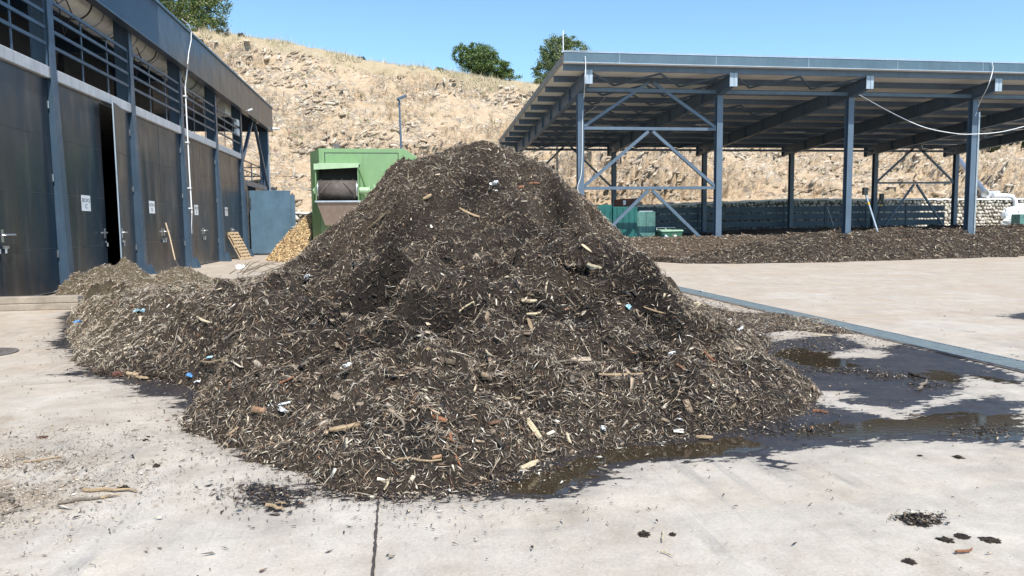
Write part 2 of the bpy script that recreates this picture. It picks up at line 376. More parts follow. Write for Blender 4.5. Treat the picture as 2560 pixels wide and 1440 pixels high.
def ground_mat():
    t = NT('stained_concrete_yard')
    P = t.pos()
    big = t.noise(.35, 5, .6); mid = t.noise(1.7, 6, .65, dist=.4); fine = t.noise(24, 6, .7)
    sweep = t.noise(1.2, 5, .65, vec=t.mapping((.25, 1.6, 1), (0, 0, .5)), dist=.5)
    base = t.ramp(mid, [(.32, (.37, .318, .256)), (.5, (.49, .437, .362)), (.68, (.555, .502, .43))])
    base = t.mix(t.math('MULTIPLY', t.ramp(sweep, [(.42, 0.), (.68, 1.)]), .55), base, (.35, .318, .28))
    # tan dust: far yard and left corner
    sp = t.n('ShaderNodeSeparateXYZ'); t.l(P, sp.inputs[0])
    far = t.math('MULTIPLY', t.math('SUBTRACT', sp.outputs[1], 5.5), .16, clamp=True)
    dn = t.ramp(t.noise(.9, 7, .7, vec=t.mapping((.5, 1.4, 1), (0, 0, -.25))), [(.36, 0.), (.66, 1.)])
    base = t.mix(t.math('MULTIPLY', t.math('MULTIPLY_ADD', far, .85, .14), dn), base, (.42, .325, .235))
    base = t.mix(t.math('MULTIPLY', far, .35), base, (.50, .415, .33))
    dz = t.math('ADD', t.math('MULTIPLY', t.attr('dirt'), 1.3), t.math('MULTIPLY', t.math('SUBTRACT', t.noise(2.6, 8, .75), .5), 2.2))
    base = t.mix(t.math('MULTIPLY', t.ramp(dz, [(.15, 0.), (.7, 1.)]), .8), base, (.33, .245, .16))
    # crumbs and specks
    cr = t.noise(38, 5, .8, vec=t.mapping((1, 1.6, 1)))
    crm = t.math('MULTIPLY', t.ramp(cr, [(.60, 0.), (.66, 1.)]), t.ramp(t.noise(1.3, 4, .7), [(.42, .05), (.62, .8)]))
    base = t.mix(crm, base, (.20, .155, .115))
    # old tyre scuffs
    for rot, sc in ((.55, 1.0), (-.95, .8), (1.3, .7)):
        s = t.noise(1.0, 3, .5, vec=t.mapping((7.5*sc, .35, 1), (0, 0, rot)))
        k = t.math('MULTIPLY', t.ramp(s, [(.60, 0.), (.66, 1.), (.70, .2)]), t.ramp(t.noise(.7, 3), [(.48, 0.), (.62, 1.)]))
        base = t.mix(t.math('MULTIPLY', k, .5), base, (.25, .235, .22))
    # hairline cracks
    pit = t.noise(9, 6, .8); base = t.mix(t.math('MULTIPLY', t.ramp(pit, [(.5, 0.), (.72, 1.)]), .28), base, (.28, .25, .22))
    cloud = t.noise(.8, 6, .7, vec=t.mapping((1, .6, 1), (0, 0, .9)), dist=.8); base = t.mix(t.math('MULTIPLY', t.ramp(cloud, [(.5, 0.), (.68, 1.)]), .45), base, (.58, .54, .48))
    grain = t.noise(55, 4, .75); base = t.mix(1., base, t.ramp(grain, [(.3, .84), (.7, 1.12)]), 'MULTIPLY')
    base = t.mix(1., base, t.ramp(t.noise(3.7, 7, .75, dist=.5), [(.3, .86), (.68, 1.08)]), 'MULTIPLY')
    # wet
    streak = t.noise(1.5, 8, .70, vec=t.mapping((1.1, 2.1, 1), (0, 0, .18)), dist=1.0)
    spl = t.noise(13, 4, .6, vec=t.mapping((.6, 1.5, 1), (0, 0, .15)))
    wf = t.math('ADD', t.math('ADD', t.math('MULTIPLY', t.attr('wet'), 1.7), t.math('MULTIPLY', t.math('SUBTRACT', streak, .5), 1.1)), t.math('MULTIPLY', t.math('SUBTRACT', spl, .5), .8))
    wm = t.ramp(wf, [(.0, 0.), (.035, 1.)])
    pf = t.math('ADD', t.math('MULTIPLY', t.attr('pool'), 2.), t.math('MULTIPLY', t.math('SUBTRACT', streak, .5), 1.7))
    pm = t.math('MULTIPLY', t.ramp(pf, [(.0, 0.), (.08, 1.)]), wm)
    darkc = t.mix(t.ramp(t.noise(3.5, 7, .75), [(.35, 0.), (.7, 1.)]), (.020, .017, .017), (.055, .046, .044))
    poolc = t.mix(t.noise(2.3, 6, .7, vec=t.mapping((1, 3, 1))), (.05, .035, .016), (.022, .018, .014))
    damp = t.math('MULTIPLY', t.ramp(t.math('ADD', wf, t.math('MULTIPLY', t.math('SUBTRACT', t.noise(3.1, 7, .75), .5), 1.2)), [(.0, 0.), (.02, 0.), (.3, 1.)]), .5)
    damp2 = t.math('MULTIPLY', t.ramp(t.math('ADD', wf, .42), [(.0, 0.), (.5, 1.)]), .38)
    base = t.mix(damp2, base, (.20, .175, .155))
    col = t.mix(wm, base, darkc); col = t.mix(pm, col, poolc)
    t.set(color=col, spec=.5)
    r = t.ramp(t.noise(6, 4), [(.3, .62), (.7, .9)])
    r = t.mix(wm, r, t.ramp(t.noise(5, 6, .7), [(.35, .22), (.65, .6)])); r = t.mix(pm, r, .05)
    t.set(rough=r)
    h = t.math('ADD', t.math('MULTIPLY', fine, .6), mid)
    h = t.mix(pm, h, t.math('MULTIPLY', t.noise(16, 3, .5, vec=t.mapping((.6, 1.6, 1))), .12)); t.bump(h, .25, .015)
    return t.m
gridmesh('ground', gx, gy, GZ, ground_mat(), attrs={'wet': wet, 'pool': pool, 'dirt': dirt})['kind'] = 'structure'

# expansion joint in the slab
def ribbon(name, pts, w, mat, z=.005):
    pts = np.array(pts); V = []; F = []
    for i, p in enumerate(pts):
        d = pts[min(i+1, len(pts)-1)]-pts[max(0, i-1)]; n = np.array([-d[1], d[0]])/np.hypot(*d)
        ww = w*(.55+.9*random.random()); V += [(*(p+n*ww/2), z), (*(p-n*ww/2), z)]
        if i: F.append((2*i-2, 2*i-1, 2*i+1, 2*i))
    return npmesh(name, np.array(V), np.array(F), mat)
jm = surf('joint_filler', (.06, .05, .045), .9, 0, .4, 20, .3)
ribbon('expansion_joint', [(-.16+random.uniform(-.0025, .0025), 3.0+k*.03) for k in range(48)], .014, jm)['kind'] = 'structure'
ribbon('expansion_joint', [(-9+k*.1, 7.2+.018*k+.008*math.sin(k)) for k in range(66)], .008, surf('joint_dust', (.3, .26, .22), .9, 0, .3, 9, .1))['kind'] = 'structure'

# ------------------------------------------------------------------ hill
rx = [-120,-60,-30,-17.8,-10.3,-3.2,4.1,12.9,30,45,61,90,150]; rz = [21.5,21,20,19.1,18.15,16.95,15.95,14.85,13.6,12.2,11.2,10.5,10]
def ridge_z(x): return np.interp(x, rx, rz)
def foot_z(x): return np.interp(x, [-40,-10,17,29,45,70,150], [2.5,2.55,2.85,3.25,3.2,3.1,2.5])
def hill_base(x, y):
    t = (y-51.6)/18.4; s = np.clip(t, 0, 1); zr = ridge_z(x); zf = foot_z(x)
    z = zf+(zr-zf)*(s**.93*(1-.10*s)+.10*s**4)
    return np.where(t > 1, zr+(y-70)*.02-(np.maximum(y-82, 0))**2*.004, z)
hx = np.concatenate([[-150,-110,-80,-60,-50], np.arange(-42, 66, .15), [68,72,80,95,120,160]])
hs = np.concatenate([np.arange(0, 20.5, .13), np.arange(21, 32, 1.), [34,40,50,65,90,130]])
HX, HY = np.meshgrid(hx, 51.5+hs)
Z0 = hill_base(HX, HY)
a = .5; qx = (HX*math.cos(a)+HY*1.3*math.sin(a)); qy = (-HX*math.sin(a)+HY*1.3*math.cos(a))
wx = (fbm(HX*.5, HY*.5, 40, 3)-.5)*1.6; wy = (fbm(HX*.5, HY*.5, 50, 3)-.5)*1.6
rocky = np.clip((fbm(HX*.13, HY*.2, 60, 4)-.40)*4.5, .12, 1)*np.clip((ridge_z(HX)-Z0)/2.2, .05, 1)
D = np.zeros(HX.shape)
for sc, amp, sd in ((.42, .50, 1), (1.0, .42, 21), (2.1, .22, 41)):
    f1, f2, r, dx, dy = cells((qx+wx)*sc*.75, (qy+wy)*sc*1.5, sd)
    D += amp*((r[0]-.5)*.9+(r[1]-.5)*dx*1.8-(.5+r[2]*2.2)*dy-.5*np.exp(-((f2-f1)/.09)**2))
D = D*rocky*1.25+(fbm(HX*.25, HY*.25, 9, 3)-.5)*1.1*np.clip((HY-52)/3, 0, 1)*np.clip((72-HY)/3, .2, 1)+(fbm(HX*2.2, HY*2.2, 77, 4)-.5)*.28
D *= np.clip((HY-51.5)/.8, 0, 1)
hz = Z0+D; hyy = HY-D*.55
def hill_mat():
    t = NT('rocky_hillside')
    wv = t.mapping((.9, 1.0, 1.5), (.1, .55, .35))
    n1 = t.noise(.30, 6, .65); n2 = t.noise(1.6, 8, .72, dist=.8, vec=wv); n3 = t.noise(9, 6, .75)
    col = t.ramp(n2, [(.28, (.28, .215, .15)), (.43, (.47, .365, .255)), (.58, (.56, .44, .315)), (.76, (.62, .525, .41))])
    pale = t.math('MULTIPLY', t.ramp(t.noise(.7, 8, .7, dist=1.5, vec=wv), [(.58, 0.), (.70, 1.)]), .5)
    col = t.mix(pale, col, (.62, .56, .46))
    col = t.mix(t.math('MULTIPLY', t.ramp(n1, [(.4, 0.), (.65, 1.)]), .35), col, (.50, .355, .215))
    col = t.mix(1., col, t.ramp(n3, [(.3, .80), (.65, 1.1)]), 'MULTIPLY')
    gr = t.ramp(t.noise(3.2, 6, .8), [(.62, 0.), (.72, .6)]); col = t.mix(gr, col, (.20, .185, .15))
    # thin dark fissures
    vd = t.n('ShaderNodeTexNoise'); vd.inputs['Scale'].default_value = 1.1; vd.inputs['Detail'].default_value = 3; t.l(t.pos(), vd.inputs[0])
    wp = t.n('ShaderNodeVectorMath', operation='MULTIPLY_ADD'); t.l(vd.outputs['Color'], wp.inputs[0]); wp.inputs[1].default_value = (1.3, 1.3, 1.3); t.l(wv, wp.inputs[2])
    ck = t.voro(1.3, 'DISTANCE_TO_EDGE', vec=wp.outputs[0])
    fm = t.math('MULTIPLY', t.ramp(ck, [(.0, 1.), (.035, 0.)]), t.ramp(t.noise(.55, 4), [(.48, 0.), (.6, .7)]))
    col = t.mix(fm, col, (.13, .105, .085))
    wp2 = t.n('ShaderNodeVectorMath', operation='MULTIPLY_ADD'); t.l(vd.outputs['Color'], wp2.inputs[0]); wp2.inputs[1].default_value = (2.2, 2.2, 2.2); t.l(t.mapping((1.2, 1.2, 2.6), (.2, .7, .3)), wp2.inputs[2])
    ck2 = t.voro(1.9, 'DISTANCE_TO_EDGE', vec=wp2.outputs[0]); rz = t.ramp(t.noise(.42, 5, .65), [(.44, 0.), (.52, .95)])
    col = t.mix(t.math('MULTIPLY', t.ramp(ck2, [(.0, 1.), (.10, 0.)]), rz), col, (.09, .075, .062))
    fr = t.voro(1.9, 'F1', vec=wp2.outputs[0], out='Color'); sp_ = t.n('ShaderNodeSeparateColor'); t.l(fr, sp_.inputs[0])
    col = t.mix(t.math('MULTIPLY', rz, t.ramp(sp_.outputs[0], [(.7, 0.), (.98, .6)])), col, (.66, .60, .50))
    col = t.mix(t.math('MULTIPLY', rz, t.ramp(sp_.outputs[1], [(.70, 0.), (.92, .7)])), col, (.24, .215, .19))
    # dry grass fringe near the crest
    g = t.math('ADD', t.attr('crest'), t.math('MULTIPLY', t.math('SUBTRACT', t.noise(1.1, 5), .5), .8))
    col = t.mix(t.math('MULTIPLY', t.ramp(g, [(.45, 0.), (.7, 1.)]), .7), col, (.40, .335, .22))
    t.set(color=col, rough=.95, spec=.15)
    t.bump(t.math('ADD', t.math('MULTIPLY', n2, 1.0), t.math('MULTIPLY', n3, .55)), .55, .35)
    return t.m
crest = 1-np.clip((ridge_z(HX)-Z0)/2.4, 0, 1)
gridmesh('hill', None, None, hz, hill_mat(), smooth=False, XY=(HX, hyy), attrs={'crest': crest})['kind'] = 'structure'
# angular stones breaking out of the slope
from mathutils import noise as _n
rv = []; rf = []; ico = bmesh.new(); bmesh.ops.create_icosphere(ico, subdivisions=1, radius=1); iv = np.array([v.co for v in ico.verts]); fi = np.array([[v.index for v in f.verts] for f in ico.faces]); ico.free()
nr = 20000; rx_ = rng.uniform(-20, 62, nr); ry_ = 52+rng.random(nr)**1.15*17
dn_ = fbm(rx_*.16, ry_*.28, 60, 4)*.6+fbm(rx_*.7, ry_*1.1, 66, 3)*.4; kk_ = (dn_ > .49+.08*rng.random(nr)) & (ridge_z(rx_)-hill_base(rx_, ry_) > 1.0); rx_ = rx_[kk_]; ry_ = ry_[kk_]; nr = len(rx_)
ix_ = np.clip(np.searchsorted(hx, rx_), 1, len(hx)-1); iy_ = np.clip(np.searchsorted(51.5+hs, ry_), 1, len(hs)-1)
rs_ = np.clip(np.exp(rng.normal(-2.35, .5, nr)), .03, .26); base_ = np.stack([rx_, hyy[iy_, ix_], hz[iy_, ix_]], 1)
vv = iv[None]*rng.uniform(.7, 1.25, (nr, len(iv), 1))*np.stack([rs_*rng.uniform(1.2, 2.6, nr), rs_*.8, rs_*rng.uniform(.3, .75, nr)], 1)[:, None]
aa = rng.normal(.45, .4, nr); ca, sa = np.cos(aa)[:, None], np.sin(aa)[:, None]
vv = np.stack([vv[:, :, 0]*ca-vv[:, :, 2]*sa, vv[:, :, 1], vv[:, :, 0]*sa+vv[:, :, 2]*ca], 2)+base_[:, None]+np.array([0, -.10, .02])
rc = np.array([[.46,.37,.27],[.56,.48,.38],[.40,.33,.25],[.52,.41,.30],[.60,.53,.43]])[rng.integers(0, 5, nr)]*rng.uniform(.85, 1.12, (nr, 1))
rm_ = NT('slope_rock'); c_ = rm_.attr('col', 'Color'); rm_.set(color=rm_.mix(1., c_, rm_.ramp(rm_.noise(7, 5, .7), [(.3, .7), (.7, 1.15)]), 'MULTIPLY'), rough=.95, spec=.15); rm_.bump(rm_.noise(9, 5), .5, .1)
tag(npmesh('slope_rocks', vv.reshape(-1, 3), (np.arange(nr)[:, None, None]*len(iv)+fi[None]).reshape(-1, 3), rm_.m, color=np.repeat(rc, len(fi), 0)), 'angular tan and grey stones breaking out of the eroded slope', 'rocks', kind='stuff')
def hill_at(x, y): return float(hill_base(np.array([x]), np.array([y]))[0])

# ------------------------------------------------------------------ scatter of splinters
DARK = np.array([[.026,.022,.019],[.042,.033,.028],[.06,.046,.037],[.036,.034,.036]])
MID = np.array([[.16,.12,.085],[.23,.175,.12],[.15,.13,.11],[.20,.145,.10]])
TAN = np.array([[.40,.305,.215],[.50,.40,.29],[.36,.30,.24],[.43,.37,.295]])
PALE = np.array([[.62,.54,.42],[.70,.65,.56],[.56,.48,.36]])
RED = np.array([[.26,.14,.08],[.33,.19,.11],[.20,.11,.07]])
def pick(n, wts):
    """wts (n,5) weights over DARK, MID, TAN, PALE, RED"""
    w = wts/wts.sum(1, keepdims=True); c = np.cumsum(w, 1); r = rng.random((n, 1)); k = (r > c).sum(1).clip(0, 4)
    out = np.zeros((n, 3))
    for i, pal in enumerate((DARK, MID, TAN, PALE, RED)):
        m = k == i; out[m] = pal[rng.integers(0, len(pal), m.sum())]
    return out*rng.uniform(.75, 1.3, (n, 1)), k
def splinters(P, N, L, Wd, tilt, cols, parent, name, mat, lift=.0, bend=.12, flow=None, flat=.5):
    """bipyramid slivers lying on points P with normals N"""
    n = len(P)
    r = rng.normal(size=(n, 3)) if flow is None else rng.normal(size=(n, 3))+flow
    t = r-N*(r*N).sum(1, keepdims=True); t /= np.linalg.norm(t, axis=1, keepdims=True)
    el = rng.normal(0, tilt, (n, 1)); t = t*np.cos(el)+N*np.abs(np.sin(el)); b = np.cross(N, t); b /= np.linalg.norm(b, axis=1, keepdims=True)
    u = np.cross(t, b); tw = rng.uniform(-1, 1, (n, 1))*.9; b2 = b*np.cos(tw)+u*np.sin(tw); u2 = np.cross(t, b2)
    L = L[:, None]; Wd = Wd[:, None]; P = P+N*lift
    mid = P+u2*L*rng.normal(0, bend, (n, 1))+t*L*rng.uniform(-.25, .25, (n, 1))
    c = [P-t*L*.5, P+t*L*.5]
    tip = b2*Wd*.3
    v = np.stack([c[0], mid+b2*Wd*.5, mid-b2*Wd*.5+u2*Wd*.1, mid+u2*Wd*flat, c[1]], 1)
    F0 = np.array([[0,1,3],[0,3,2],[0,2,1],[4,3,1],[4,2,3],[4,1,2]])
    F = (np.arange(n)[:, None, None]*5+F0[None]).reshape(-1, 3)
    return npmesh(name, v.reshape(-1, 3), F, mat, parent, color=np.repeat(cols, 6, 0))
def slabs(P, N, L, Wd, Th, tilt, cols, parent, name, mat):
    """flat chips, 8 verts with ragged ends"""
    n = len(P); r = rng.normal(size=(n, 3)); t = r-N*(r*N).sum(1, keepdims=True); t /= np.linalg.norm(t, axis=1, keepdims=True)
    el = rng.normal(0, tilt, (n, 1)); t = t*np.cos(el)+N*np.sin(el); b = np.cross(N, t); b /= np.linalg.norm(b, axis=1, keepdims=True)
    u = np.cross(t, b); tw = rng.normal(0, .5, (n, 1)); b2 = b*np.cos(tw)+u*np.sin(tw); u2 = np.cross(t, b2)
    vs = []
    for sz in (-1, 1):
        for sx, sy in ((-1,-1),(1,-1),(1,1),(-1,1)):
            vs.append(P+t*L[:, None]*.5*sx*rng.uniform(.7, 1.1, (n, 1))+b2*Wd[:, None]*.5*sy*rng.uniform(.4, 1.1, (n, 1))+u2*Th[:, None]*sz*.5)
    F0 = np.array([[3,2,1,0],[4,5,6,7],[0,1,5,4],[1,2,6,5],[2,3,7,6],[3,0,4,7]])
    F = (np.arange(n)[:, None, None]*8+F0[None]).reshape(-1, 4)
    return npmesh(name, np.stack(vs, 1).reshape(-1, 3), F, mat, parent, color=np.repeat(cols, 6, 0))
def surf_pts(hf, x, y, e=.06):
    z = hf(x, y); gxn = (hf(x+e, y)-hf(x-e, y))/(2*e); gyn = (hf(x, y+e)-hf(x, y-e))/(2*e)
    N = np.stack([-gxn, -gyn, np.ones_like(x)], 1); N /= np.linalg.norm(N, axis=1, keepdims=True)
    return np.stack([x, y, z], 1), N

# ------------------------------------------------------------------ main compost pile
sil = np.array([ony(u, v, 13.5) for u, v in [(560,712),(640,700),(690,682),(740,645),(800,592),(850,562),(900,524),(940,480),(965,440),(985,418),(1000,404),(1060,403),(1110,392),(1150,374),(1190,360),(1235,361),(1275,380),(1330,404),(1375,428),(1420,480),(1480,520),(1530,578),(1560,602),(1600,645),(1640,705),(1700,748),(1760,765)]])
sx_, sz_ = sil[:, 0], sil[:, 2]-.01+.08*np.clip((sil[:, 0]-2.4)*1.5, 0, 1)
silu = [-400,150,250,400,560,640,690,740,800,850,900,940,965,985,1000,1060,1110,1150,1190,1235,1275,1330,1375,1420,1480,1530,1560,1600,1640,1700,1760,1830,1920,2100,2600]
silv = [800,775,742,725,712,700,682,645,592,562,524,480,440,418,403,401,390,372,358,359,378,403,427,478,520,578,602,645,705,748,775,808,842,900,1000]
def cap_h(x, y):
    # greatest height the heap reaches above each spot, from its outline seen from the yard
    dx_, dy_ = x*cR[0]+y*cR[1]-.8*cR[2], x*cF[0]+y*cF[1]-.8*cF[2]
    u = 1280+FPX*dx_/np.maximum(dy_, .1); v = np.interp(u, silu, silv)+2-6*np.clip((u-1380)/60, 0, 1)*np.clip((1700-u)/60, 0, 1)
    d = cF[:, None]+cR[:, None]*(u.ravel()-1280)/FPX-cU[:, None]*(v.ravel()-720)/FPX
    return (CH+d[2]*y.ravel()/d[1]).reshape(x.shape)
DARKP = []  # hollows whose shade is painted into base and chips
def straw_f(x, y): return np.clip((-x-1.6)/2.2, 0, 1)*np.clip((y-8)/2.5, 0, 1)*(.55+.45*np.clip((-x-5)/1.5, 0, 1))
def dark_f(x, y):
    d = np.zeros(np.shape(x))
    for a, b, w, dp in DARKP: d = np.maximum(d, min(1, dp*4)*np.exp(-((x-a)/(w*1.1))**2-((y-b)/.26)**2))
    return np.clip(d*1.3+np.clip((fbm(np.asarray(x)*1.3+20, np.asarray(y)*1.3, 290, 3)-.52)*4, 0, 1)*.5, 0, 1)  # shade under the ledges painted in, plus random dark patches
def pile_h(x, y, detail=True):
    x = np.asarray(x, float); y = np.asarray(y, float)
    wob = (fbm(x*1.1, y*1.1, 200, 3)-.5)*.55+(fbm(x*4.5, y*4.5, 210, 2)-.5)*.22
    d = poly_sdf(x, y, FOOT)+wob*.8
    d = np.maximum(d, poly_sdf(x, y, ISLE)*.8+wob*.5-.05)
    dd = np.clip(d, 0, None)
    sk = .15*(1-np.exp(-dd/.30))+.15*np.clip(dd-.5, 0, 2.6)*(.4+.9*fbm(x*.7, y*.7, 220, 2))
    sk *= np.where(x < -2.2, .9, 1.)
    sk *= np.interp(y, [0, 12.5, 15, 17, 22], [1, 1, .42, .2, .16])
    sk = np.where((x > 5.0) | ((x > 4.2) & (y > 12.6)), np.minimum(sk, .07+.1*fbm(x*2, y*2, 225, 2)), sk)                # thin litter behind, by the doors
    sk *= 1-np.interp(x, [1.8, 3.2], [0, .5])*np.interp(y, [9, 11], [1, .3])
    sk *= np.interp(x, [-4.2, -2.6], [.72, 1])
    rz_ = np.interp(x, sx_, sz_)
    yc = 13.5+.35*np.sin(x*1.1)*0; t = np.abs(y-yc)
    back = y > yc
    # stepped front: two lobes separated by steep scarps
    s = np.where(back, .72, .60)
    pr = s*(np.sqrt(t*t+.35)-.59)
    q = np.where(back, 0, (fbm(x*.9+3, y*.25, 230, 2)-.5)*1.4); tt = t+q
    pr = pr+np.where(back, 0, .50*(1/(1+np.exp(-(tt-1.95)*6)))-.22*np.clip(tt-2.2, 0, 1.6)*.6)
    m = rz_-pr
    for cx, cy, hh, rr in ((.4, 8.6, 1.02, 2.4), (2.4, 9.6, 1.25, 2.5), (-1.6, 10.5, .95, 2.3), (3.9, 11.2, 1.0, 1.9), (.6, 6.2, .50, 1.9), (-3.6, 12.0, .62, 2.2)):
        m = np.maximum(m, hh-.5*(np.maximum(0, np.hypot(x-cx, y-cy)-rr*.3))**1.1*.50)
    m = np.minimum(m, poly_sdf(x, y, FOOT)*(1-np.interp(x, [1.5, 3], [0, .5])*np.interp(y, [8.8, 10.5], [1, 0])+.6*np.clip(y-11.5, 0, 1))+.05)
    for cx, cy, hh, rr in ((-7.9, 18.6, .55, .85), (-7.3, 20.4, .62, .9), (-6.2, 21.3, .42, .9), (-6.9, 17.3, .38, .8)):
        sk = np.maximum(sk, hh*np.exp(-((x-cx)**2+(y-cy)**2)/rr**2))
    k = 9.; h = np.log(np.exp(np.clip(sk*k, -20, 60))+np.exp(np.clip(m*k, -20, 60))+1e-9)/k-np.where(m < sk-.4, 0, 0)
    h = np.minimum(h, dd*1.15)
    if detail:
        a = np.clip(dd/.35, 0, 1)
        lum = (fbm(x*1.5, y*1.5, 240, 3)-.5)*.60+(fbm(x*3.6, y*3.6, 250, 3)-.5)*.42
        hol = -.20*np.clip(fbm(x*1.9+5, y*2.4, 260, 3)-.62, 0, 1)*7*.4
        c1_, c2_, cr_, cdx, cdy = cells(x*1.7+wob*1.2, y*2.2+wob, 262); lum = lum+((cr_[0]-.5)*.20+(.25-cdy*.30)*.30*cr_[1])
        c1_, c2_, cr_, cdx, cdy = cells(x*4.6+wob*2, y*5.4+wob, 266); lum = lum+((cr_[0]-.5)*.09-cdy*.10)
        nearr = (vnoise(x*14, y*14, 270)-.5)*.05
        edge = np.interp(h, [0, .25, .8, 3], [.22, .5, 1, .85])
        for a_, b_, w_, dp_ in DARKP: lum = lum-dp_*np.exp(-((x-a_)/w_)**2-((y-b_)/.20)**2)+.55*dp_*np.exp(-((x-a_)/w_)**2-((y-b_-.40)/.22)**2)
        h = h+a*(lum*edge+np.clip(hol, -.25, 0)*edge+nearr)
    h = np.where(y < 13.9, np.minimum(h, np.maximum(cap_h(x, y), .02)+(fbm(x*3.1, y*3.1, 280, 3)-.5)*.34*np.clip(h, 0, 1)), h)
    return np.where(d > 0, np.maximum(h, .003), -.05)
def hit0(u, v):
    ts = np.arange(3, 20, .04); pts = C0+ray(u, v)[None]*ts[:, None]; h = np.maximum(pile_h(pts[:, 0], pts[:, 1], False), 0)
    return pts[np.argmax(pts[:, 2] <= h+.01)]
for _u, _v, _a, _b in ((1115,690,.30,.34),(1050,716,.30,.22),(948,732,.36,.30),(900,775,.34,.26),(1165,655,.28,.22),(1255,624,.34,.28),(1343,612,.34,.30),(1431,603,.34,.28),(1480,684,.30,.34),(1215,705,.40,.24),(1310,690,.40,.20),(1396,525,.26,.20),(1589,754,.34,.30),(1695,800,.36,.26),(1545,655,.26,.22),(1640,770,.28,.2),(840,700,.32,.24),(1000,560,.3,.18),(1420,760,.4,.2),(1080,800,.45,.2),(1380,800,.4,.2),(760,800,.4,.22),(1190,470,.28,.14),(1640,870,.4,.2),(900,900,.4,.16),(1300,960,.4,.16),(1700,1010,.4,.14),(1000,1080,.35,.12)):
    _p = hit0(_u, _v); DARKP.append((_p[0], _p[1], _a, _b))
def overhang(x, y):
    '''how far each lump leans out towards the yard'''
    o = .10*np.clip((fbm(x*2.3+4, y*2.6, 283, 3)-.5)*3, -1, 1)
    for a, b, w, dp in DARKP: o = o+1.05*dp*np.exp(-((x-a)/(w*1.25))**2-((y-b-.36)/.24)**2)
    return o*np.clip(pile_h(x, y, False)*2.2, 0, 1)
px = np.arange(-9, 7.6, .055); py = np.arange(3.9, 23.6, .06)
PX, PY = np.meshgrid(px, py); PZ = pile_h(PX, PY); PO = overhang(PX, PY)
pile = thing('compost_pile', 'big dark steaming-wet mound of shredded wood and green waste in the middle of the yard', 'compost pile')
pile['label'] = 'large cone of dark shredded wood and green waste spreading over the middle of the yard'
V = np.stack([PX, PY, PZ], -1).reshape(-1, 3); VO = V-np.stack([PO*.1, PO, PO*.12], -1).reshape(-1, 3); ny, nx = PX.shape
i0 = (np.arange(ny-1)[:, None]*nx+np.arange(nx-1)[None]).ravel(); Fq = np.stack([i0, i0+1, i0+nx+1, i0+nx], 1)
keep = (V[Fq][:, :, 2] > -.02).any(1); Fq = Fq[keep]
used = np.unique(Fq); remap = -np.ones(len(V), int); remap[used] = np.arange(len(used))
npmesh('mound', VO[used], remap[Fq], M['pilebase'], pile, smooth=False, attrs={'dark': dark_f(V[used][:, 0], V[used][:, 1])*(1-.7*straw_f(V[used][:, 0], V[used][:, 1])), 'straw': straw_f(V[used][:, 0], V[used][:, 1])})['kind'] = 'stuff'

VG = VO.reshape(ny, nx, 3)
_t1 = np.gradient(VG, axis=1); _t2 = np.gradient(VG, axis=0); NG = np.cross(_t1, _t2); NG /= np.linalg.norm(NG, axis=2, keepdims=True)+1e-9
def on_mound(x, y):
    '''point and normal on the heap mesh itself'''
    fx = np.clip((x-px[0])/.055, 0, nx-1.001); fy = np.clip((y-py[0])/.06, 0, ny-1.001); i = fx.astype(int); j = fy.astype(int); a = (fx-i)[:, None]; b = (fy-j)[:, None]
    def q(G): return (G[j, i]*(1-a)+G[j, i+1]*a)*(1-b)+(G[j+1, i]*(1-a)+G[j+1, i+1]*a)*b
    N = q(NG); return q(VG), N/np.linalg.norm(N, axis=1, keepdims=True)
def pile_points(n, xr=(-8.6, 6.9), yr=(4, 23), bias=True):
    """points on the pile, denser where the picture shows them larger"""
    xs = []; ys = []
    tot = 0
    while tot < n:
        x = rng.uniform(*xr, n*3); y = rng.uniform(*yr, n*3)
        dist = np.hypot(x, y); pr = np.clip((6.5/dist)**1.05, 0, 1)
        pr = np.where(y > 14.6, pr*.15, pr) if bias else pr
        pr = np.where((y > 14.3) & (x < -2.5), np.clip((9/dist)**1.5, 0, 1)*.9, pr)
        k = rng.random(len(x)) < pr; x = x[k]; y = y[k]
        h = pile_h(x, y); k = h > 0; xs.append(x[k]); ys.append(y[k]); tot += k.sum()
    return np.concatenate(xs)[:n], np.concatenate(ys)[:n]
def weights(x, y, z, NZ=1):
    n = len(x); lf = np.clip((-x-1.2)/2.5, 0, 1)*np.clip((y-7)/2.5, 0, 1)            # straw-coloured left lobe
    toe = np.clip(1-(y-4.2)/1.6, 0, 1)*np.clip(1-np.abs(x-.2)/1.4, 0, 1)
    patch = fbm(x*.8+9, y*.8, 300, 3); dry = np.clip((patch-.42)*3.2, 0, 1); patch2 = fbm(x*2.6, y*2.6, 310, 3); dry = np.clip(dry*.7+np.clip((patch2-.45)*3, 0, 1)*.5, 0, 1)
    right = np.clip((x-2.2)/1.5, 0, 1)*np.clip((9-y)/2, 0, 1)
    steep = np.clip((.80-NZ)*4, 0, 1)
    w = np.zeros((n, 5)); w[:, 0] = .44-.34*dry-.34*lf-.26*toe; w[:, 1] = .62+.05*dry-.25*lf
    w[:, 2] = .28+.36*dry+.75*lf+.36*toe+.14*right; w[:, 3] = .06+.09*dry+.40*lf+.20*toe; w[:, 4] = .02+.015*dry+.11*toe
    up = np.clip((z-.9)/1.1, 0, 1); w[:, 2] += .16*up; w[:, 1] += .20*up; w[:, 3] += .03*up
    w[:, 3] += .35*np.clip((-x-5.2)/1, 0, 1); w[:, 0] *= 1-.8*np.clip((-x-5.2)/1, 0, 1); dk = dark_f(x, y)*(1-.75*lf)*(1-.7*toe); w[:, 0] += .9*dk; w[:, 2:] *= (1-.65*dk)[:, None]  # dk: darker chips carry the painted shade of the hollows
    return np.clip(w, .01, None)
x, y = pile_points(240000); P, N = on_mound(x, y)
cols, kk = pick(len(x), weights(x, y, P[:, 2], N[:, 2]))
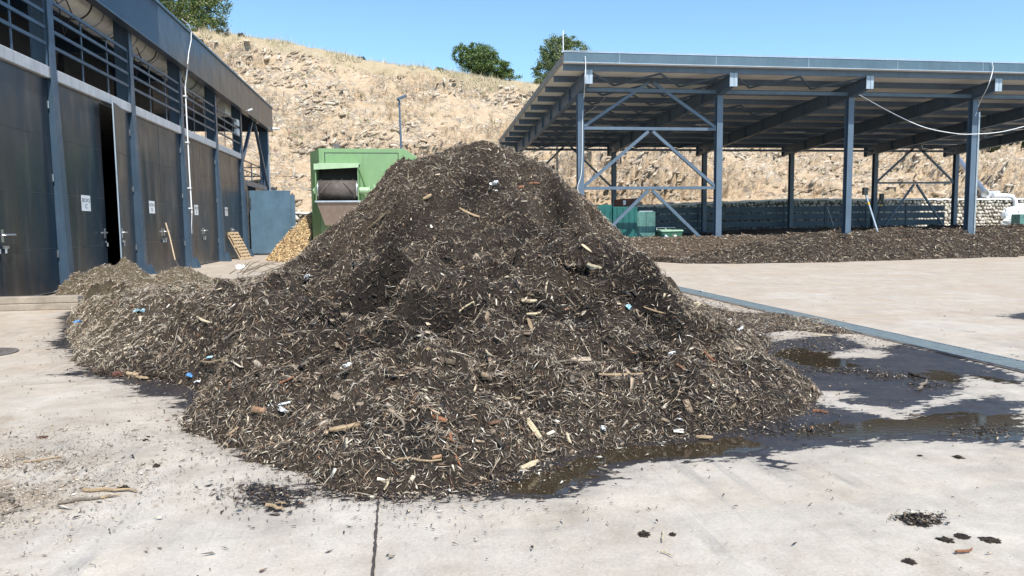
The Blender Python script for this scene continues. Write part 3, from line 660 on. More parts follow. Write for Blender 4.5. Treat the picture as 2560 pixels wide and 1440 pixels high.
L = np.exp(rng.normal(-3.25, .66, len(x)))*(.9+.018*np.hypot(x, y)); Wd = L*rng.uniform(.06, .17, len(x)); Wd = np.clip(Wd, .003, .009)*(.85+.038*np.hypot(x, y))
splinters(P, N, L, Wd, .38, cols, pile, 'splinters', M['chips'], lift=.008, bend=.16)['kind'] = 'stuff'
# longer twigs and stalks
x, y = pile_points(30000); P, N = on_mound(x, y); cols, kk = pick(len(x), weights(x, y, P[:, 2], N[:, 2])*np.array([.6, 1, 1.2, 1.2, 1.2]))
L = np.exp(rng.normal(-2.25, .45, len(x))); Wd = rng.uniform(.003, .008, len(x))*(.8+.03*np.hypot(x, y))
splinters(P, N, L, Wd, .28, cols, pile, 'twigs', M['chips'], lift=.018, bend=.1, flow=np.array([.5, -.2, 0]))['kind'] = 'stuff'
# flat chips and bark flakes
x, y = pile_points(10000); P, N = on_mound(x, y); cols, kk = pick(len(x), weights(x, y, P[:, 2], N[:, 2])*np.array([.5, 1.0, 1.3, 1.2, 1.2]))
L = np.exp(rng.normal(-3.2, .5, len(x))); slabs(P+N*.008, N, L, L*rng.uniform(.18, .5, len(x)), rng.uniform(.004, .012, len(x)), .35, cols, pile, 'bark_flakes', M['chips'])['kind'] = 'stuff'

# loose litter on the slab round the pile and in the left corner
def litter(n, spread, name, label, region, wts, Lm, dark=0):
    x, y = region(n); m = pile_h(x, y) < 0; x = x[m]; y = y[m]
    P = np.stack([x, y, np.full(len(x), .012)], 1); N = np.tile([0, 0, 1.], (len(x), 1))
    cols, _ = pick(len(x), np.tile(wts, (len(x), 1))); L = np.exp(rng.normal(Lm, .6, len(x)))
    o = splinters(P, N, L, np.clip(L*rng.uniform(.1, .35, len(x)), .003, .02), .08, cols, None, name, M['chips'])
    tag(o, label, 'litter', kind='stuff')
def around(n):
    k = rng.integers(0, len(FOOT)-8, n); t = rng.random((n, 1)); p = FOOT[k]*(1-t)+FOOT[k+1]*t; p = p+rng.normal(0, 1, (n, 2))*rng.exponential(.17, (n, 1)); return p[:, 0], p[:, 1]
litter(20000, 0, 'wood_litter', 'fine dark and tan wood crumbs scattered on the wet slab round the pile edge', around, [.5, .3, .25, .06, .05], -4.0)
def corner(n):
    x = rng.normal(-3.0, .8, n); y = rng.normal(4.85, .7, n); k = (x > -5.5) & (fbm(x*1.7, y*2.6, 70, 3) > rng.random(n)*.45+.24); return x[k], y[k]
litter(32000, 0, 'straw_litter', 'tan chaff and straw swept over the concrete in the lower left corner', corner, [.06, .36, .60, .14, .04], -4.35)
def yard(n):
    x = rng.uniform(-6, 11, n); y = 2.8+rng.random(n)**1.6*20; k = (fbm(x*.9, y*.9, 75, 3) > rng.random(n)*.5+.28) & ((x < 6.3) | (x > 6.9)); return x[k], y[k]
litter(5200, 0, 'yard_litter', 'sparse dark twigs and crumbs strewn across the open concrete yard', yard, [.45, .5, .25, .03, .04], -4.0)
def isle(n):
    x = rng.uniform(4.6, 6.4, n); y = rng.uniform(8.0, 16.5, n); return x, y
litter(7000, 0, 'drain_litter', 'damp wood crumbs between the pile and the drain grating', isle, [.5, .45, .2, .04, .03], -3.8)
def wetbits(n):
    c = gp([(2030,925),(2080,928),(2140,930),(2200,938),(2230,945),(670,1240),(700,1255),(640,1225),(2000,1075),(2450,1080),(2330,965),(1900,1075),(2300,1300)]); k = rng.integers(0, len(c), n)
    q = np.where(c[k, 1] < 3.9, .45, 1.); return c[k, 0]+rng.normal(0, .16, n)*q, c[k, 1]+rng.normal(0, .09, n)*q
litter(4000, 0, 'wet_crumbs', 'black sodden bark crumbs lying on the stain and in small patches on the slab', wetbits, [.9, .3, .06, .02, .03], -3.9)

# ------------------------------------------------------------------ windrows under the shed
def windrow_h(x, y):
    x = np.asarray(x, float); y = np.asarray(y, float)
    f = np.interp(x, [8, 10.4, 11.0, 12.5, 16, 20, 27, 34, 44], [31, 29.0, 27.0, 26.3, 26.1, 26.5, 27.5, 27.9, 28.5])+(fbm(x*.9, y*.1, 400, 3)-.5)*.9
    b = 47.3+(fbm(x*.6, y*.1, 401, 2)-.5)
    top = np.interp(x, [8.5, 10.6, 13, 16, 18.5, 21, 30, 44], [.0, .10, .32, .62, .90, 1.04, 1.08, 1.12])
    s = np.minimum((y-f)*.30, (b-y)*.5); h = np.minimum(s, top+(fbm(x*.5, y*.5, 402, 3)-.5)*.35)
    k = np.clip((42.5-x)*.6, -1, 9); h = np.minimum(h, k)
    return np.where(h > 0, h+(fbm(x*1.3, y*1.6, 403, 4)-.5)*.46*np.clip(h*3, 0, 1), -.05)
def brown_h(x, y):
    x = np.asarray(x, float); y = np.asarray(y, float)
    h = 1.0*(1-((x-13.0)/7.2)**2-((y-32.0)/2.9)**2); h = np.where(h > 0, np.minimum(h*1.3, .92), h)
    return np.where(h > 0, h+(fbm(x*2, y*2, 413, 3)-.5)*.18*np.clip(h*3, 0, 1), -.05)
def straw_h(x, y):
    x = np.asarray(x, float); y = np.asarray(y, float)
    r = np.hypot((x+4.3)/2.3, (y-38.6)/4.2); h = np.minimum(2.5*(1-r), (-4.12-x)*9); return np.where(h > 0, h+(fbm(x*1.4, y*1.4, 423, 3)-.5)*.45*np.clip(h*2, 0, 1), -.05)
def heap(name, label, hf, xs, ys, base, mat, n, pal, Lm, flow=None, tilt=.3, ymax=None):
    t = thing(name, label, 'heap'); X_, Y_ = np.meshgrid(xs, ys); Z_ = hf(X_, Y_)
    V = np.stack([X_, Y_, Z_], -1).reshape(-1, 3); ny, nx = X_.shape; i = (np.arange(ny-1)[:, None]*nx+np.arange(nx-1)[None]).ravel()
    F = np.stack([i, i+1, i+nx+1, i+nx], 1); F = F[(V[F][:, :, 2] > -.02).any(1)]; us = np.unique(F); rm = -np.ones(len(V), int); rm[us] = np.arange(len(us))
    npmesh('mound', V[us], rm[F], base, t)['kind'] = 'stuff'
    x = rng.uniform(xs[0], xs[-1], n*3); y = rng.uniform(ys[0], ymax or ys[-1], n*3); m = hf(x, y) > 0; x = x[m][:n]; y = y[m][:n]
    P, N = surf_pts(hf, x, y, .12); w = np.tile(pal, (len(x), 1)); cols, _ = pick(len(x), w)
    if mat is M['straw']: cols = cols*np.array([1.25, 1.08, .78])
    L = np.exp(rng.normal(Lm, .45, len(x))); splinters(P, N, L, np.clip(L*.16, .012, .05), tilt, cols, t, 'splinters', mat, lift=.02)['kind'] = 'stuff'
    return t
heap('compost_windrow', 'long low windrow of dark brown compost running beneath the open shed', windrow_h, np.arange(9, 43.5, .14), np.arange(25.6, 47.5, .16), M['compost'], M['chips'], 42000, [.45, .5, .20, .05, .03], -2.0, ymax=34.5)
heap('mulch_heap', 'low heap of paler reddish brown mulch left of the dark windrow', brown_h, np.arange(5.6, 20.4, .13), np.arange(28.2, 34.8, .13), M['browncompost'], M['chips'], 20000, [.12, .75, .32, .04, .12], -2.1)
heap('straw_heap', 'heap of golden shredded straw between the blue door and the green machine', straw_h, np.arange(-6.8, -4.0, .1), np.arange(34.2, 43, .12), M['strawbase'], M['straw'], 17000, [.02, .06, .62, .40, .0], -1.75)

# ------------------------------------------------------------------ big wood pieces and plastic on the pile (each placed where it lies)
def hit(u, v):
    d = ray(u, v); t0 = 3.0; P0 = None
    ts = np.arange(3, 24, .03); pts = C0+d[None]*ts[:, None]; h = np.maximum(pile_h(pts[:, 0], pts[:, 1]), 0)
    k = np.argmax(pts[:, 2] <= h+.01); q = pts[k]; o = float(overhang(q[:1], q[1:2])[0]) if q[2] > .05 else 0; return q-np.array([o*.1, o, o*.12])
def nrm(p):
    _, n = surf_pts(pile_h, np.array([p[0]]), np.array([p[1]]), .15); return n[0] if pile_h(np.array([p[0]]), np.array([p[1]]))[0] > 0 else np.array([0, 0, 1.])
def wood(u0, v0, u1, v1, wpx, mat, label, name='wood_splinter', group='larger wood pieces on the pile', round_=False, lift=None):
    a = hit(u0, v0); b = hit(u1, v1); mid = hit((u0+u1)/2, (v0+v1)/2)
    L = np.linalg.norm(b-a); pxl = math.hypot(u1-u0, v1-v0)
    w = max(.010, wpx*.82*(mid[1]*1.0)/FPX)
    if L > pxl*mid[1]/FPX*3: b = a+(b-a)/L*pxl*mid[1]/FPX*2.2
    n = Vector(nrm(mid)); A = Vector(a)+n*w*.45; B = Vector(b)+n*w*.45; c = (A+B)/2
    need = float(mid[2])+w*.35-c.z
    if need > 0: A.z += need; B.z += need; c = (A+B)/2
    d = (B-A); L = d.length; d.normalize(); sd = d.cross(n).normalized(); up = sd.cross(d)
    mb = MB(); k = 5
    if round_:
        pts = []; rs = []
        for i in range(k+1):
            s = i/k-.5; pts.append((s*L, .06*L*math.sin(i*1.3+u0), .02*L*math.cos(i*2+v0))); rs.append(w*.5*(1.1-.35*i/k)*random.uniform(.85, 1.1))
        mb.tube(pts, rs, 8)
    else:
        ring = []
        for i in range(k+1):
            s = i/k; e = (.72+.32*math.sin(math.pi*min(1, max(0, s*.9+.06))))*random.uniform(.72, 1.08)*(.55 if i == k and u0 % 2 else 1); x_ = (s-.5)*L
            hw = w*.5*e; th = w*.22*e; o = .05*w*math.sin(i*2.1+u0)+.04*L*math.sin(s*3.1)
            ring.append([(x_+random.uniform(-.04, .04)*L, -hw+o, -th), (x_, hw+o, -th*.8), (x_+random.uniform(-.04, .04)*L, hw*.7+o, th), (x_, -hw*.2+o, th*1.5), (x_, -hw*.8+o, th*.7)])
        vs = [p for r in ring for p in r]; fs = [(0, 1, 2, 3, 4)[::-1], tuple(k*5+j for j in range(5))]
        for i in range(k):
            for j in range(5): fs.append((i*5+j, i*5+(j+1) % 5, (i+1)*5+(j+1) % 5, (i+1)*5+j))
        mb.add(vs, fs)
    o = mb.build(name, mat); o.matrix_world = Matrix(((d.x, sd.x, up.x, c.x), (d.y, sd.y, up.y, c.y), (d.z, sd.z, up.z, c.z), (0, 0, 0, 1)))
    return tag(o, label, 'piece of wood', group)
WP, WT, WR, WG = M['wood_pale'], M['wood_tan'], M['wood_red'], M['wood_grey']
wood(985,482,1035,452,11,WG,'grey cut branch lying on the upper left shoulder of the pile, beside the green machine',round_=True,name='branch')
wood(1445,605,1472,625,16,WP,'pale wedge of split wood on the right flank just below the top third','wood_chunk')
wood(1465,660,1512,668,22,WP,'thick splintered pale chunk jutting out over a dark hollow on the right flank','wood_chunk')
wood(1462,700,1524,717,7,WP,'thin pale stick below the splintered chunk on the right flank')
wood(1300,745,1338,746,11,M['wood_pale'],'short blond chunk lying level in the centre of the pile','wood_chunk')
wood(1322,806,1348,850,14,WT,'tan split stake standing steeply just right of the centre of the pile','wood_chunk')
wood(1312,1045,1345,1098,24,WP,'widest cream coloured slab near the front foot, slanting down to the right','wood_chunk')
wood(1300,1178,1345,1158,22,WP,'pale wedge at the front edge where the brown puddle starts','wood_chunk')
wood(1415,1085,1425,1110,14,WP,'small pale block standing near the front right foot, left of the white scrap','wood_chunk')
wood(1495,940,1600,930,12,WT,'longest golden split lath, lying level on the right of the lower slope','wood_lath')
wood(1215,885,1248,907,9,WP,'cream stick slanting down to the right in the middle of the lower slope')
wood(1065,880,1088,868,13,WT,'stubby tan chunk left of the middle of the lower slope','wood_chunk')
wood(980,1015,1010,1075,11,WG,'dark grey brown branch leaning steeply, lower left of the front slope',round_=True,name='branch')
wood(1080,1040,1120,1052,18,WR,'pinkish brown flat flake on the front slope','wood_flake')
wood(1125,1085,1150,1170,11,WR,'red brown bark strip pointing down the front foot of the pile','bark_strip')
wood(970,1160,1105,1150,8,WT,'long curved tan twig arching over the front foot',round_=True,name='branch')
wood(960,1228,975,1198,8,WP,'white stick standing at the very front edge by the slab joint')
wood(1185,745,1150,768,7,WP,'white twig left of the blond chunk in the centre',round_=True,name='branch')
wood(1315,785,1350,778,9,WP,'cream lath above the tan stake','wood_lath')
wood(1180,648,1150,660,7,WT,'short tan splinter on the dark scarp under the peak')
wood(1150,522,1200,546,9,WT,'tan stick pointing right on the face below the peak')
wood(1295,470,1345,458,8,WR,'reddish stick high on the right shoulder',round_=True,name='branch')
wood(1060,500,1080,490,13,WT,'small tan block on the upper left face','wood_chunk')
wood(925,572,975,530,9,WT,'tan stick on the left flank, parallel to the slope')
wood(885,655,930,640,6,WT,'thin stick low on the left flank')
wood(670,1020,725,1012,9,M['white'],'white strip lying on the dark lower left slope','plastic_strip')['category'] = 'plastic strip'
wood(830,1072,905,1058,17,WT,'flat tan splinter on the lower left slope, tip to the left','wood_splinter')
wood(738,930,775,905,13,WG,'grey stub at the left of the lower slope',round_=True,name='branch')
wood(845,945,935,925,8,WG,'slender grey stick right of the white and blue scrap',round_=True,name='branch')
wood(570,1090,600,1068,10,WT,'tan splinter at the lower left edge of the pile')
wood(320,936,350,940,15,WT,'blond stub resting on the slab at the left edge beside the black clod','wood_chunk')
wood(343,946,372,950,13,WT,'second blond stub at the left edge, just right of the first','wood_chunk')
wood(1740,1096,1782,1098,16,WT,'orange brown block at the right front foot beside the puddle','wood_chunk')
wood(1590,750,1640,765,6,WT,'thin stick on the lower right flank near the blue scrap')
wood(1735,765,1800,757,6,WP,'pale curved stick on the slab between the pile and the drain',round_=True,name='branch')
wood(2030,838,2080,842,8,WP,'straight pale stick on the wet slab left of the drain')
wood(1610,905,1660,895,7,WT,'tan splinter on the right part of the lower slope')
wood(1655,1000,1745,1010,8,WT,'long brown twig near the right front foot',round_=True,name='branch')
wood(1760,880,1790,910,10,WR,'brown bark piece on the far right lobe','bark_strip')
wood(500,905,640,870,6,WT,'slender tan stick across the left lobe')
wood(560,850,620,820,9,WG,'grey brown branch piece on the left lobe',round_=True,name='branch')
wood(500,790,545,810,8,WP,'pale stick at the back of the left lobe')
wood(700,960,735,945,9,WR,'orange splinter above the lower left slope')

def scrap(u, v, w, mat, label, name='plastic_scrap', group='plastic scraps in the compost'):
    p = hit(u, v); s = w*p[1]/FPX; mb = MB(); n = 6; vs = []
    for i in range(n):
        for j in range(n):
            a = (i/(n-1)-.5); b = (j/(n-1)-.5); r = 1-.5*abs(a*b)*4*random.random()
            vs.append((a*s*r+random.uniform(-.06, .06)*s, b*s*.8*r+random.uniform(-.06, .06)*s, random.uniform(0, .38)*s+.02))
    fs = [(i*n+j, (i+1)*n+j, (i+1)*n+j+1, i*n+j+1) for i in range(n-1) for j in range(n-1)]
    mb.add(vs, fs); o = mb.build(name, mat, loc=(p[0], p[1], p[2]+.01)); sm = o.modifiers.new('thick', 'SOLIDIFY'); sm.thickness = .004
    o.rotation_euler = (random.uniform(.2, .7), random.uniform(-.3, .3), random.uniform(0, 6))
    return tag(o, label, 'plastic scrap', group)
wh, bl, lb = M['white'], M['plastic_blue'], M['plastic_lblue']
scrap(197,812,20,bl,'crumpled blue and white film at the left tip of the pile')
scrap(472,948,20,bl,'bright blue wrapper scrap at the lower left edge of the pile')
scrap(495,965,16,wh,'white wrapper scrap just right of the bright blue one at the lower left edge')
scrap(524,905,18,lb,'pale blue film scrap on the left lobe')
scrap(872,928,26,wh,'white film scrap with blue print in the middle of the left slope')
scrap(1238,466,24,wh,'white ribbon of film high on the pile under the peak')
scrap(1238,485,14,wh,'small white film end hanging below the ribbon')
scrap(1568,775,18,lb,'turquoise scrap on the lower right flank')
scrap(1856,832,22,wh,'white and green scrap on the right lobe near the drain')
scrap(1503,1082,22,wh,'bright white scrap at the right front foot')
scrap(1672,884,20,M['offwhite'],'translucent white film on the right lower slope')
scrap(345,790,24,lb,'crumpled grey blue film bag on the left lobe')
scrap(600,686,20,wh,'white bottle scrap on the litter in front of the doors')
scrap(770,700,16,wh,'white film scrap left of the dark scarp')
scrap(700,1043,30,wh,'elongated white film strip in the dark lower left slope')
scrap(1700,1060,12,wh,'tiny white scrap above the right front foot')
scrap(1415,800,16,wh,'white folded scrap right of the tan stake')
scrap(1752,732,10,wh,'tiny white crumb of film at the right flank foot')

# clods and bits on the slab
def clod(u, v, w, mat, label, name='soil_clod', flat=.7, cat='clod', group='clods on the slab'):
    p = onz(u, v); s = w*p[1]/FPX/2; bm = bmesh.new(); bmesh.ops.create_icosphere(bm, subdivisions=4, radius=1)
    sd = random.random()*90
    for q in bm.verts:
        c = q.co.copy(); am = 1.9 if flat < .3 else 1.; k = 1+am*.34*(float(vnoise(c.x*2.6+sd, c.y*2.6+c.z*2, 5))-.5)*2+am*.26*(float(vnoise(c.x*7+sd, c.y*7+c.z*5, 6))-.5)*2
        q.co = Vector((c.x*s*float(k), c.y*s*float(k)*.9, max(-.2, c.z)*s*float(k)*flat+s*.18*flat))
    m = bpy.data.meshes.new(name); bm.to_mesh(m); bm.free(); m.materials.append(mat); o = bpy.data.objects.new(name, m); COL.objects.link(o)
    o.location = (p[0], p[1], .002); return tag(o, label, cat, group)
CM = M['compost']
clod(390,1168,17,CM,'roundest black clod alone on the pale slab, lower left')
clod(364,1103,12,CM,'small black clod behind the round one, nearer the pile')
clod(322,1055,7,CM,'tiny grey clod on the slab towards the pile foot')
clod(308,1220,26,CM,'ragged dark clod at the end of the bark strips on the left',flat=.35)
clod(106,1096,18,M['rust'],'red brown brick fragment on the left of the slab',name='brick_fragment',flat=.45,cat='brick fragment')
clod(178,1182,22,M['kerb'],'flat tan stone on the chaff, lower left',name='stone',flat=.25,cat='stone')
clod(2300,1300,75,CM,'broad flattened patch of dark compost on the slab, lower right',flat=.05)
clod(2365,1350,34,CM,'dark clump below the broad patch, lower right',flat=.2)
clod(2405,1342,32,CM,'flat dark flake right of the clump, lower right',flat=.12)
clod(2475,1350,38,CM,'long dark flake nearest the right edge',flat=.1)
clod(2275,1405,30,CM,'flat dark patch at the bottom of the frame, right',flat=.1)
clod(1608,1336,28,CM,'left one of the pair of black crumbs in the middle foreground',flat=.25)
clod(1681,1336,18,CM,'right one of the pair of black crumbs in the middle foreground',flat=.25)
clod(255,937,26,CM,'black sodden clod at the left edge of the pile',flat=.6)
clod(300,940,30,M['rust'],'rusty brown wet clod beside the black one',flat=.6)
clod(370,945,36,CM,'black clod right of the blond stubs',flat=.6)
clod(425,950,40,CM,'largest black clod at the pile edge, left of the blue scrap',flat=.6)
clod(2395,1144,22,CM,'dark twig clump on the slab right of the puddle tongue',flat=.2)
clod(2300,1140,14,CM,'small dark crumb on the slab beyond the puddle tongue',flat=.3)
def stick(u0, v0, u1, v1, w, mat, label, name='stick'):
    a = onz(u0, v0); b = onz(u1, v1); r = w*a[1]/FPX/2; mb = MB(); pts = []
    for i in range(6):
        t = i/5; p = a*(1-t)+b*t; pts.append((p[0]+random.uniform(-1, 1)*r*1.5, p[1]+random.uniform(-1, 1)*r*1.5, r*1.05+.006))
    mb.tube(pts, [r, r*.9, r, r*.8, r*.7, r*.4], 7); return tag(mb.build(name, mat), label, 'stick', 'sticks on the slab')
stick(145,1262,285,1245,8,WG,'dark bark strip lying on chaff, lower left')
stick(250,1252,297,1242,7,WT,'pale splinter crossing the end of the dark bark strip')
stick(205,1230,342,1233,9,WT,'longest tan stick on the chaff, lower left')
stick(0,1245,32,1262,12,WG,'grey stick at the left edge of the frame')
stick(0,1290,50,1280,6,WG,'thin grey stick below the one at the left edge')
stick(60,1160,160,1145,5,WT,'thin straw coloured stick on the chaff')
stick(668,1270,705,1282,10,WT,'brown stick on the small wet patch in front of the pile')
stick(698,1262,720,1264,6,WT,'orange chip on the small wet patch in front of the pile')
stick(1655,1383,1684,1394,5,WP,'short straw at the bottom middle of the frame')
stick(1657,1358,1655,1330,4,WP,'upright straw between the black crumbs')
stick(1500,1175,1545,1190,6,WG,'dark twig lying in the brown puddle')
stick(2395,1388,2432,1378,9,WR,'red brown stick, lower right')
stick(2290,978,2322,955,10,WG,'crooked twig standing on the stain near the drain','twig')
stick(2270,938,2310,952,9,CM,'black stick on the stain left of the crooked twig')
stick(2030,1030,2070,1036,7,WR,'orange splinter at the right tip of the pile')
stick(2270,1040,2310,1046,7,WG,'short dark stick on the stain in the right foreground')

# ------------------------------------------------------------------ drain channel
dr = thing('drain_grating', 'long galvanised grating over a drain channel crossing the right of the yard', 'drain')
mb = MB(); mb.box(6.40, 6.80, 2.0, 28.5, .004, .008); mb.build('channel_bed', M['black'], dr)
for xx in (6.40, 6.795):
    mb = MB(); mb.box(xx-.012, xx+.012, 2.0, 28.5, .006, .032); mb.build('frame_edge', M['galv'], dr)
bm_ = surf('grating_steel', (.15, .19, .205), .8, 0, .2, 8, .1)
mb = MB(); mb.box(-.182, .182, -.021, .021, 0, .022); barmesh = mb.mesh('bar'); barmesh.materials.append(bm_)
yb = 6.0
for k in range(262):
    o = bpy.data.objects.new('bar', barmesh); COL.objects.link(o); o.parent = dr; o.location = (6.5975, yb, .009); yb += .085
mb = MB()
while yb < 28.4: mb.box(6.4155, 6.7795, yb-.021, yb+.021, .009, .031); yb += .085
y2 = 5.94
while y2 > 2.1: mb.box(6.4155, 6.7795, y2-.021, y2+.021, .009, .031); y2 -= .085
mb.build('bars', bm_, dr)['kind'] = 'stuff'

# manhole cover
mh = thing('manhole_cover', 'round cast iron manhole cover set in the slab at the left edge', 'manhole cover'); mh.location = (-5.42, 10.33, 0)
mb = MB(); mb.tube([(0,0,.003),(0,0,.016)], .40, 40); mb.build('cover_frame', M['iron'], mh)
mb = MB(); mb.tube([(0,0,.014),(0,0,.022)], .34, 36)
for i in range(-5, 6):
    for j in range(-5, 6):
        if i*i+j*j < 26: mb.box(i*.058-.018, i*.058+.018, j*.058-.018, j*.058+.018, .022, .030)
mb.build('cover_plate', M['iron'], mh)

# kerb of two stacked beams by the first door
for k, (x0, x1, y0, y1, z0, z1, lab) in enumerate(((-9.2, -6.42, 15.75, 16.05, 0, .13, 'lower concrete beam of the two stacked by the first door'), (-9.2, -6.45, 15.78, 16.04, .134, .27, 'upper concrete beam of the two stacked by the first door'))):
    mb = MB(); mb.box(x0, x1, y0, y1, z0, z1); o = mb.build('concrete_beam', M['kerb'], bevel=.012); tag(o, lab, 'concrete beam')

# ------------------------------------------------------------------ left building
bd = thing('composting_building', 'long dark blue grey steel building with tall metal doors along the left side', 'building')
CY = [9.0, 14.5, 20.05, 25.6, 31.1, 36.65, 42.2]
DX = -8.58
for yc in CY:
    mb = MB()
    mb.prism([(-8.90, 5.60), (-8.44, 5.60), (-8.44, 8.9), (-8.90, 8.9)], yc-.055, yc+.055)        # web above the beam
    mb.prism([(-8.95, .0), (-8.31, .0), (-8.34, .9), (-8.44, 5.60), (-8.95, 5.60)], yc-.05, yc+.05)   # fin below
    o = mb.build('column', M['bsteel'], bd, bevel=.008)
    mb = MB(); w = .15
    mb.add([(-8.31, yc-w, 0), (-8.31, yc+w, 0), (-8.44, yc+w, 5.6), (-8.44, yc-w, 5.6), (-8.285, yc-w, 0), (-8.285, yc+w, 0), (-8.415, yc+w, 5.6), (-8.415, yc-w, 5.6)],
           [(3,2,1,0),(4,5,6,7),(0,1,5,4),(1,2,6,5),(2,3,7,6),(3,0,4,7)])
    mb.box(-8.44, -8.415, yc-w, yc+w, 5.602, 8.9); mb.build('flange', M['bsteel'], o)
    mb = MB(); mb.prism([(-8.284, 0), (-8.05, 0), (-8.05, .06), (-8.2, .42), (-8.284, .42)], yc-.2, yc-.185); mb.prism([(-8.284, 0), (-8.05, 0), (-8.05, .06), (-8.2, .42), (-8.284, .42)], yc+.185, yc+.2)
    mb.box(-8.283, -8.05, yc-.184, yc+.184, 0, .03); mb.build('base_plate', M['bsteel'], o)
for a, b in zip(CY[:-1], CY[1:]):
    mb = MB(); mb.box(-8.75, -8.462, a+.06, b-.06, 5.34, 5.63); mb.build('concrete_lintel', M['conc'], bd, bevel=.015)
    # railing
    rl = MB(); rl.box(-8.50, -8.46, a+.16, a+.20, 5.64, 7.30); rl.box(-8.50, -8.46, b-.20, b-.16, 5.64, 7.30)
    rp = rl.build('railing', M['bsteel'], bd)
    for z in (7.28, 6.92, 6.55, 6.16):
        mb = MB(); mb.box(-8.50, -8.455, a+.2, b-.2, z-.04, z+.04); mb.build('rail', M['bsteel'], rp)
    for f in (.36, .68):
        yy = a+(b-a)*f; mb = MB(); mb.box(-8.53, -8.502, yy-.03, yy+.03, 5.64, 7.28); mb.build('rail_post', M['bsteel'], rp)
# door leaves, four sheets each
ZS = [.06, 1.14, 2.50, 3.90, 5.32]
def leaf(y0, y1, handle=None, hinge=None, ang=0):
    yc = (y0+y1)/2; W2 = y1-y0
    d = bpy.data.objects.new('door', None); 
    fr = MB(); fr.box(-.03, .005, 0, W2, ZS[0]-.02, ZS[-1]+.0); d = fr.build('door', M['steel_lit'], bd)  # pale frame in the gaps paints the light caught on sheet edges
    for i in range(4):
        mb = MB(); mb.box(.007, .022, .006, W2-.006, ZS[i]+.005, ZS[i+1]-.005); mb.build('door_sheet', M['door'], d)
    if handle:
        yy = .12 if handle == 'l' else W2-.12; s = 1 if handle == 'l' else -1
        mb = MB(); mb.tube([(.022, yy, 1.50), (.085, yy, 1.50), (.085, yy+s*.42, 1.50)], .024, 8); mb.box(.022, .034, yy-.04, yy+.04, 1.34, 1.62)
        mb.box(.034, .075, yy-.06, yy+.1*s+.06, 1.20, 1.26); mb.tube([(.06, yy+.03, 1.2), (.06, yy+.03, 1.1)], .03, 8); mb.build('handle', M['galv'], d)
    for z in (1.0, 2.9, 4.7):
        mb = MB(); h = .02 if handle == 'r' else W2-.02; mb.tube([(.035, h, z-.09), (.035, h, z+.09)], .018, 6); mb.build('hinge', M['galv'], d)
    if hinge == 'far':
        d.location = (DX, y1, 0)
        for v in d.data.vertices: v.co.y -= W2
        for c in d.children:
            c.location.y -= W2
        d.rotation_euler.z = ang
    else: d.location = (DX, y0, 0)
    return d
for i, (a, b) in enumerate(zip(CY[:-1], CY[1:])):
    mid = (a+b)/2
    leaf(a+.1, mid+(.32 if i == 2 else -.01), 'r')
    if i == 2: leaf(mid+.45, b-.1, 'l', 'far', math.radians(9))
    else: leaf(mid+.01, b-.1, 'l')
grp = surf('interior_grey_panel', (.075, .08, .088), .6, 0, .2, 1, .05)
# dark interior core behind the doors and walls
mb = MB(); mb.box(-17.5, -8.64, 9, 42.1, 5.30, 5.50); mb.build('upper_floor', M['conc'], bd)
mb = MB(); mb.box(-17.7, -17.5, 9, 42.1, 0, 5.3); mb.box(-17.5, -8.9, 8.8, 8.99, 0, 5.3); mb.box(-17.5, -8.9, 42.0, 42.14, 0, 5.3); mb.build('inner_wall', M['dark'], bd)
mb = MB(); mb.box(-17.7, -17.5, 9, 37.5, 5.5, 8.95); mb.build('rear_wall', M['dark'], bd)
mb = MB(); mb.box(-17.9, -8.25, 8.5, 50.6, 8.92, 9.1); mb.build('roof', grp, bd)
for a, b in zip(CY[:-1], CY[1:]):
    mb = MB(); mb.box(-13.0, -12.8, a+.3, b-.3, 7.35, 8.9); mb.build('interior_panel', grp, bd)
    mb = MB(); mb.box(-17.4, -8.9, a-.1, a+.1, 8.4, 8.9); mb.build('roof_beam', M['bsteel'], bd)
    mb = MB(); mb.tube([(-9.0, a+1.2, 8.4), (-8.8, a+1.5, 7.4), (-8.95, a+2.0, 6.9), (-8.9, a+2.5, 7.6), (-9.2, a+2.7, 8.3)], .018, 6); mb.build('cable_loop', M['black'], bd)
# fascia panels
FX = -8.12; fz0, fz1 = 7.92, 9.38
seams = [8.5, 12.2, 16.0, 19.9]+[float(onx(u, v, FX)[1]) for u, v in ((395, 60), (484, 125), (549, 175), (602, 215), (643, 250))]+[50.7]
for i, (a, b) in enumerate(zip(seams[:-1], seams[1:])):
    mb = MB(); mb.prism([(FX-.10, fz0), (FX, fz0), (FX, fz1), (FX-.10, fz1)], a+.012, b-.012); mb.build('fascia_panel', M['rib'] if i < 4 else M['bfascia'], bd, bevel=.01)
mb = MB(); mb.prism([(-8.9, fz1+.002), (FX+.05, fz1+.002), (FX+.05, fz1+.07), (FX-.12, fz1+.26), (-8.9, fz1+.35)], 8.5, 50.75); mb.build('roof_edge', M['fascia'], bd)
mb = MB(); mb.box(FX-.25, FX+.035, 8.5, 50.7, fz0-.06, fz0-.003); mb.build('fascia_sill', M['bfascia'], bd)
mb = MB(); mb.box(-17.9, FX-.11, 50.5, 50.7, fz0-.05, 9.3); mb.build('end_fascia', M['bfascia'], bd)
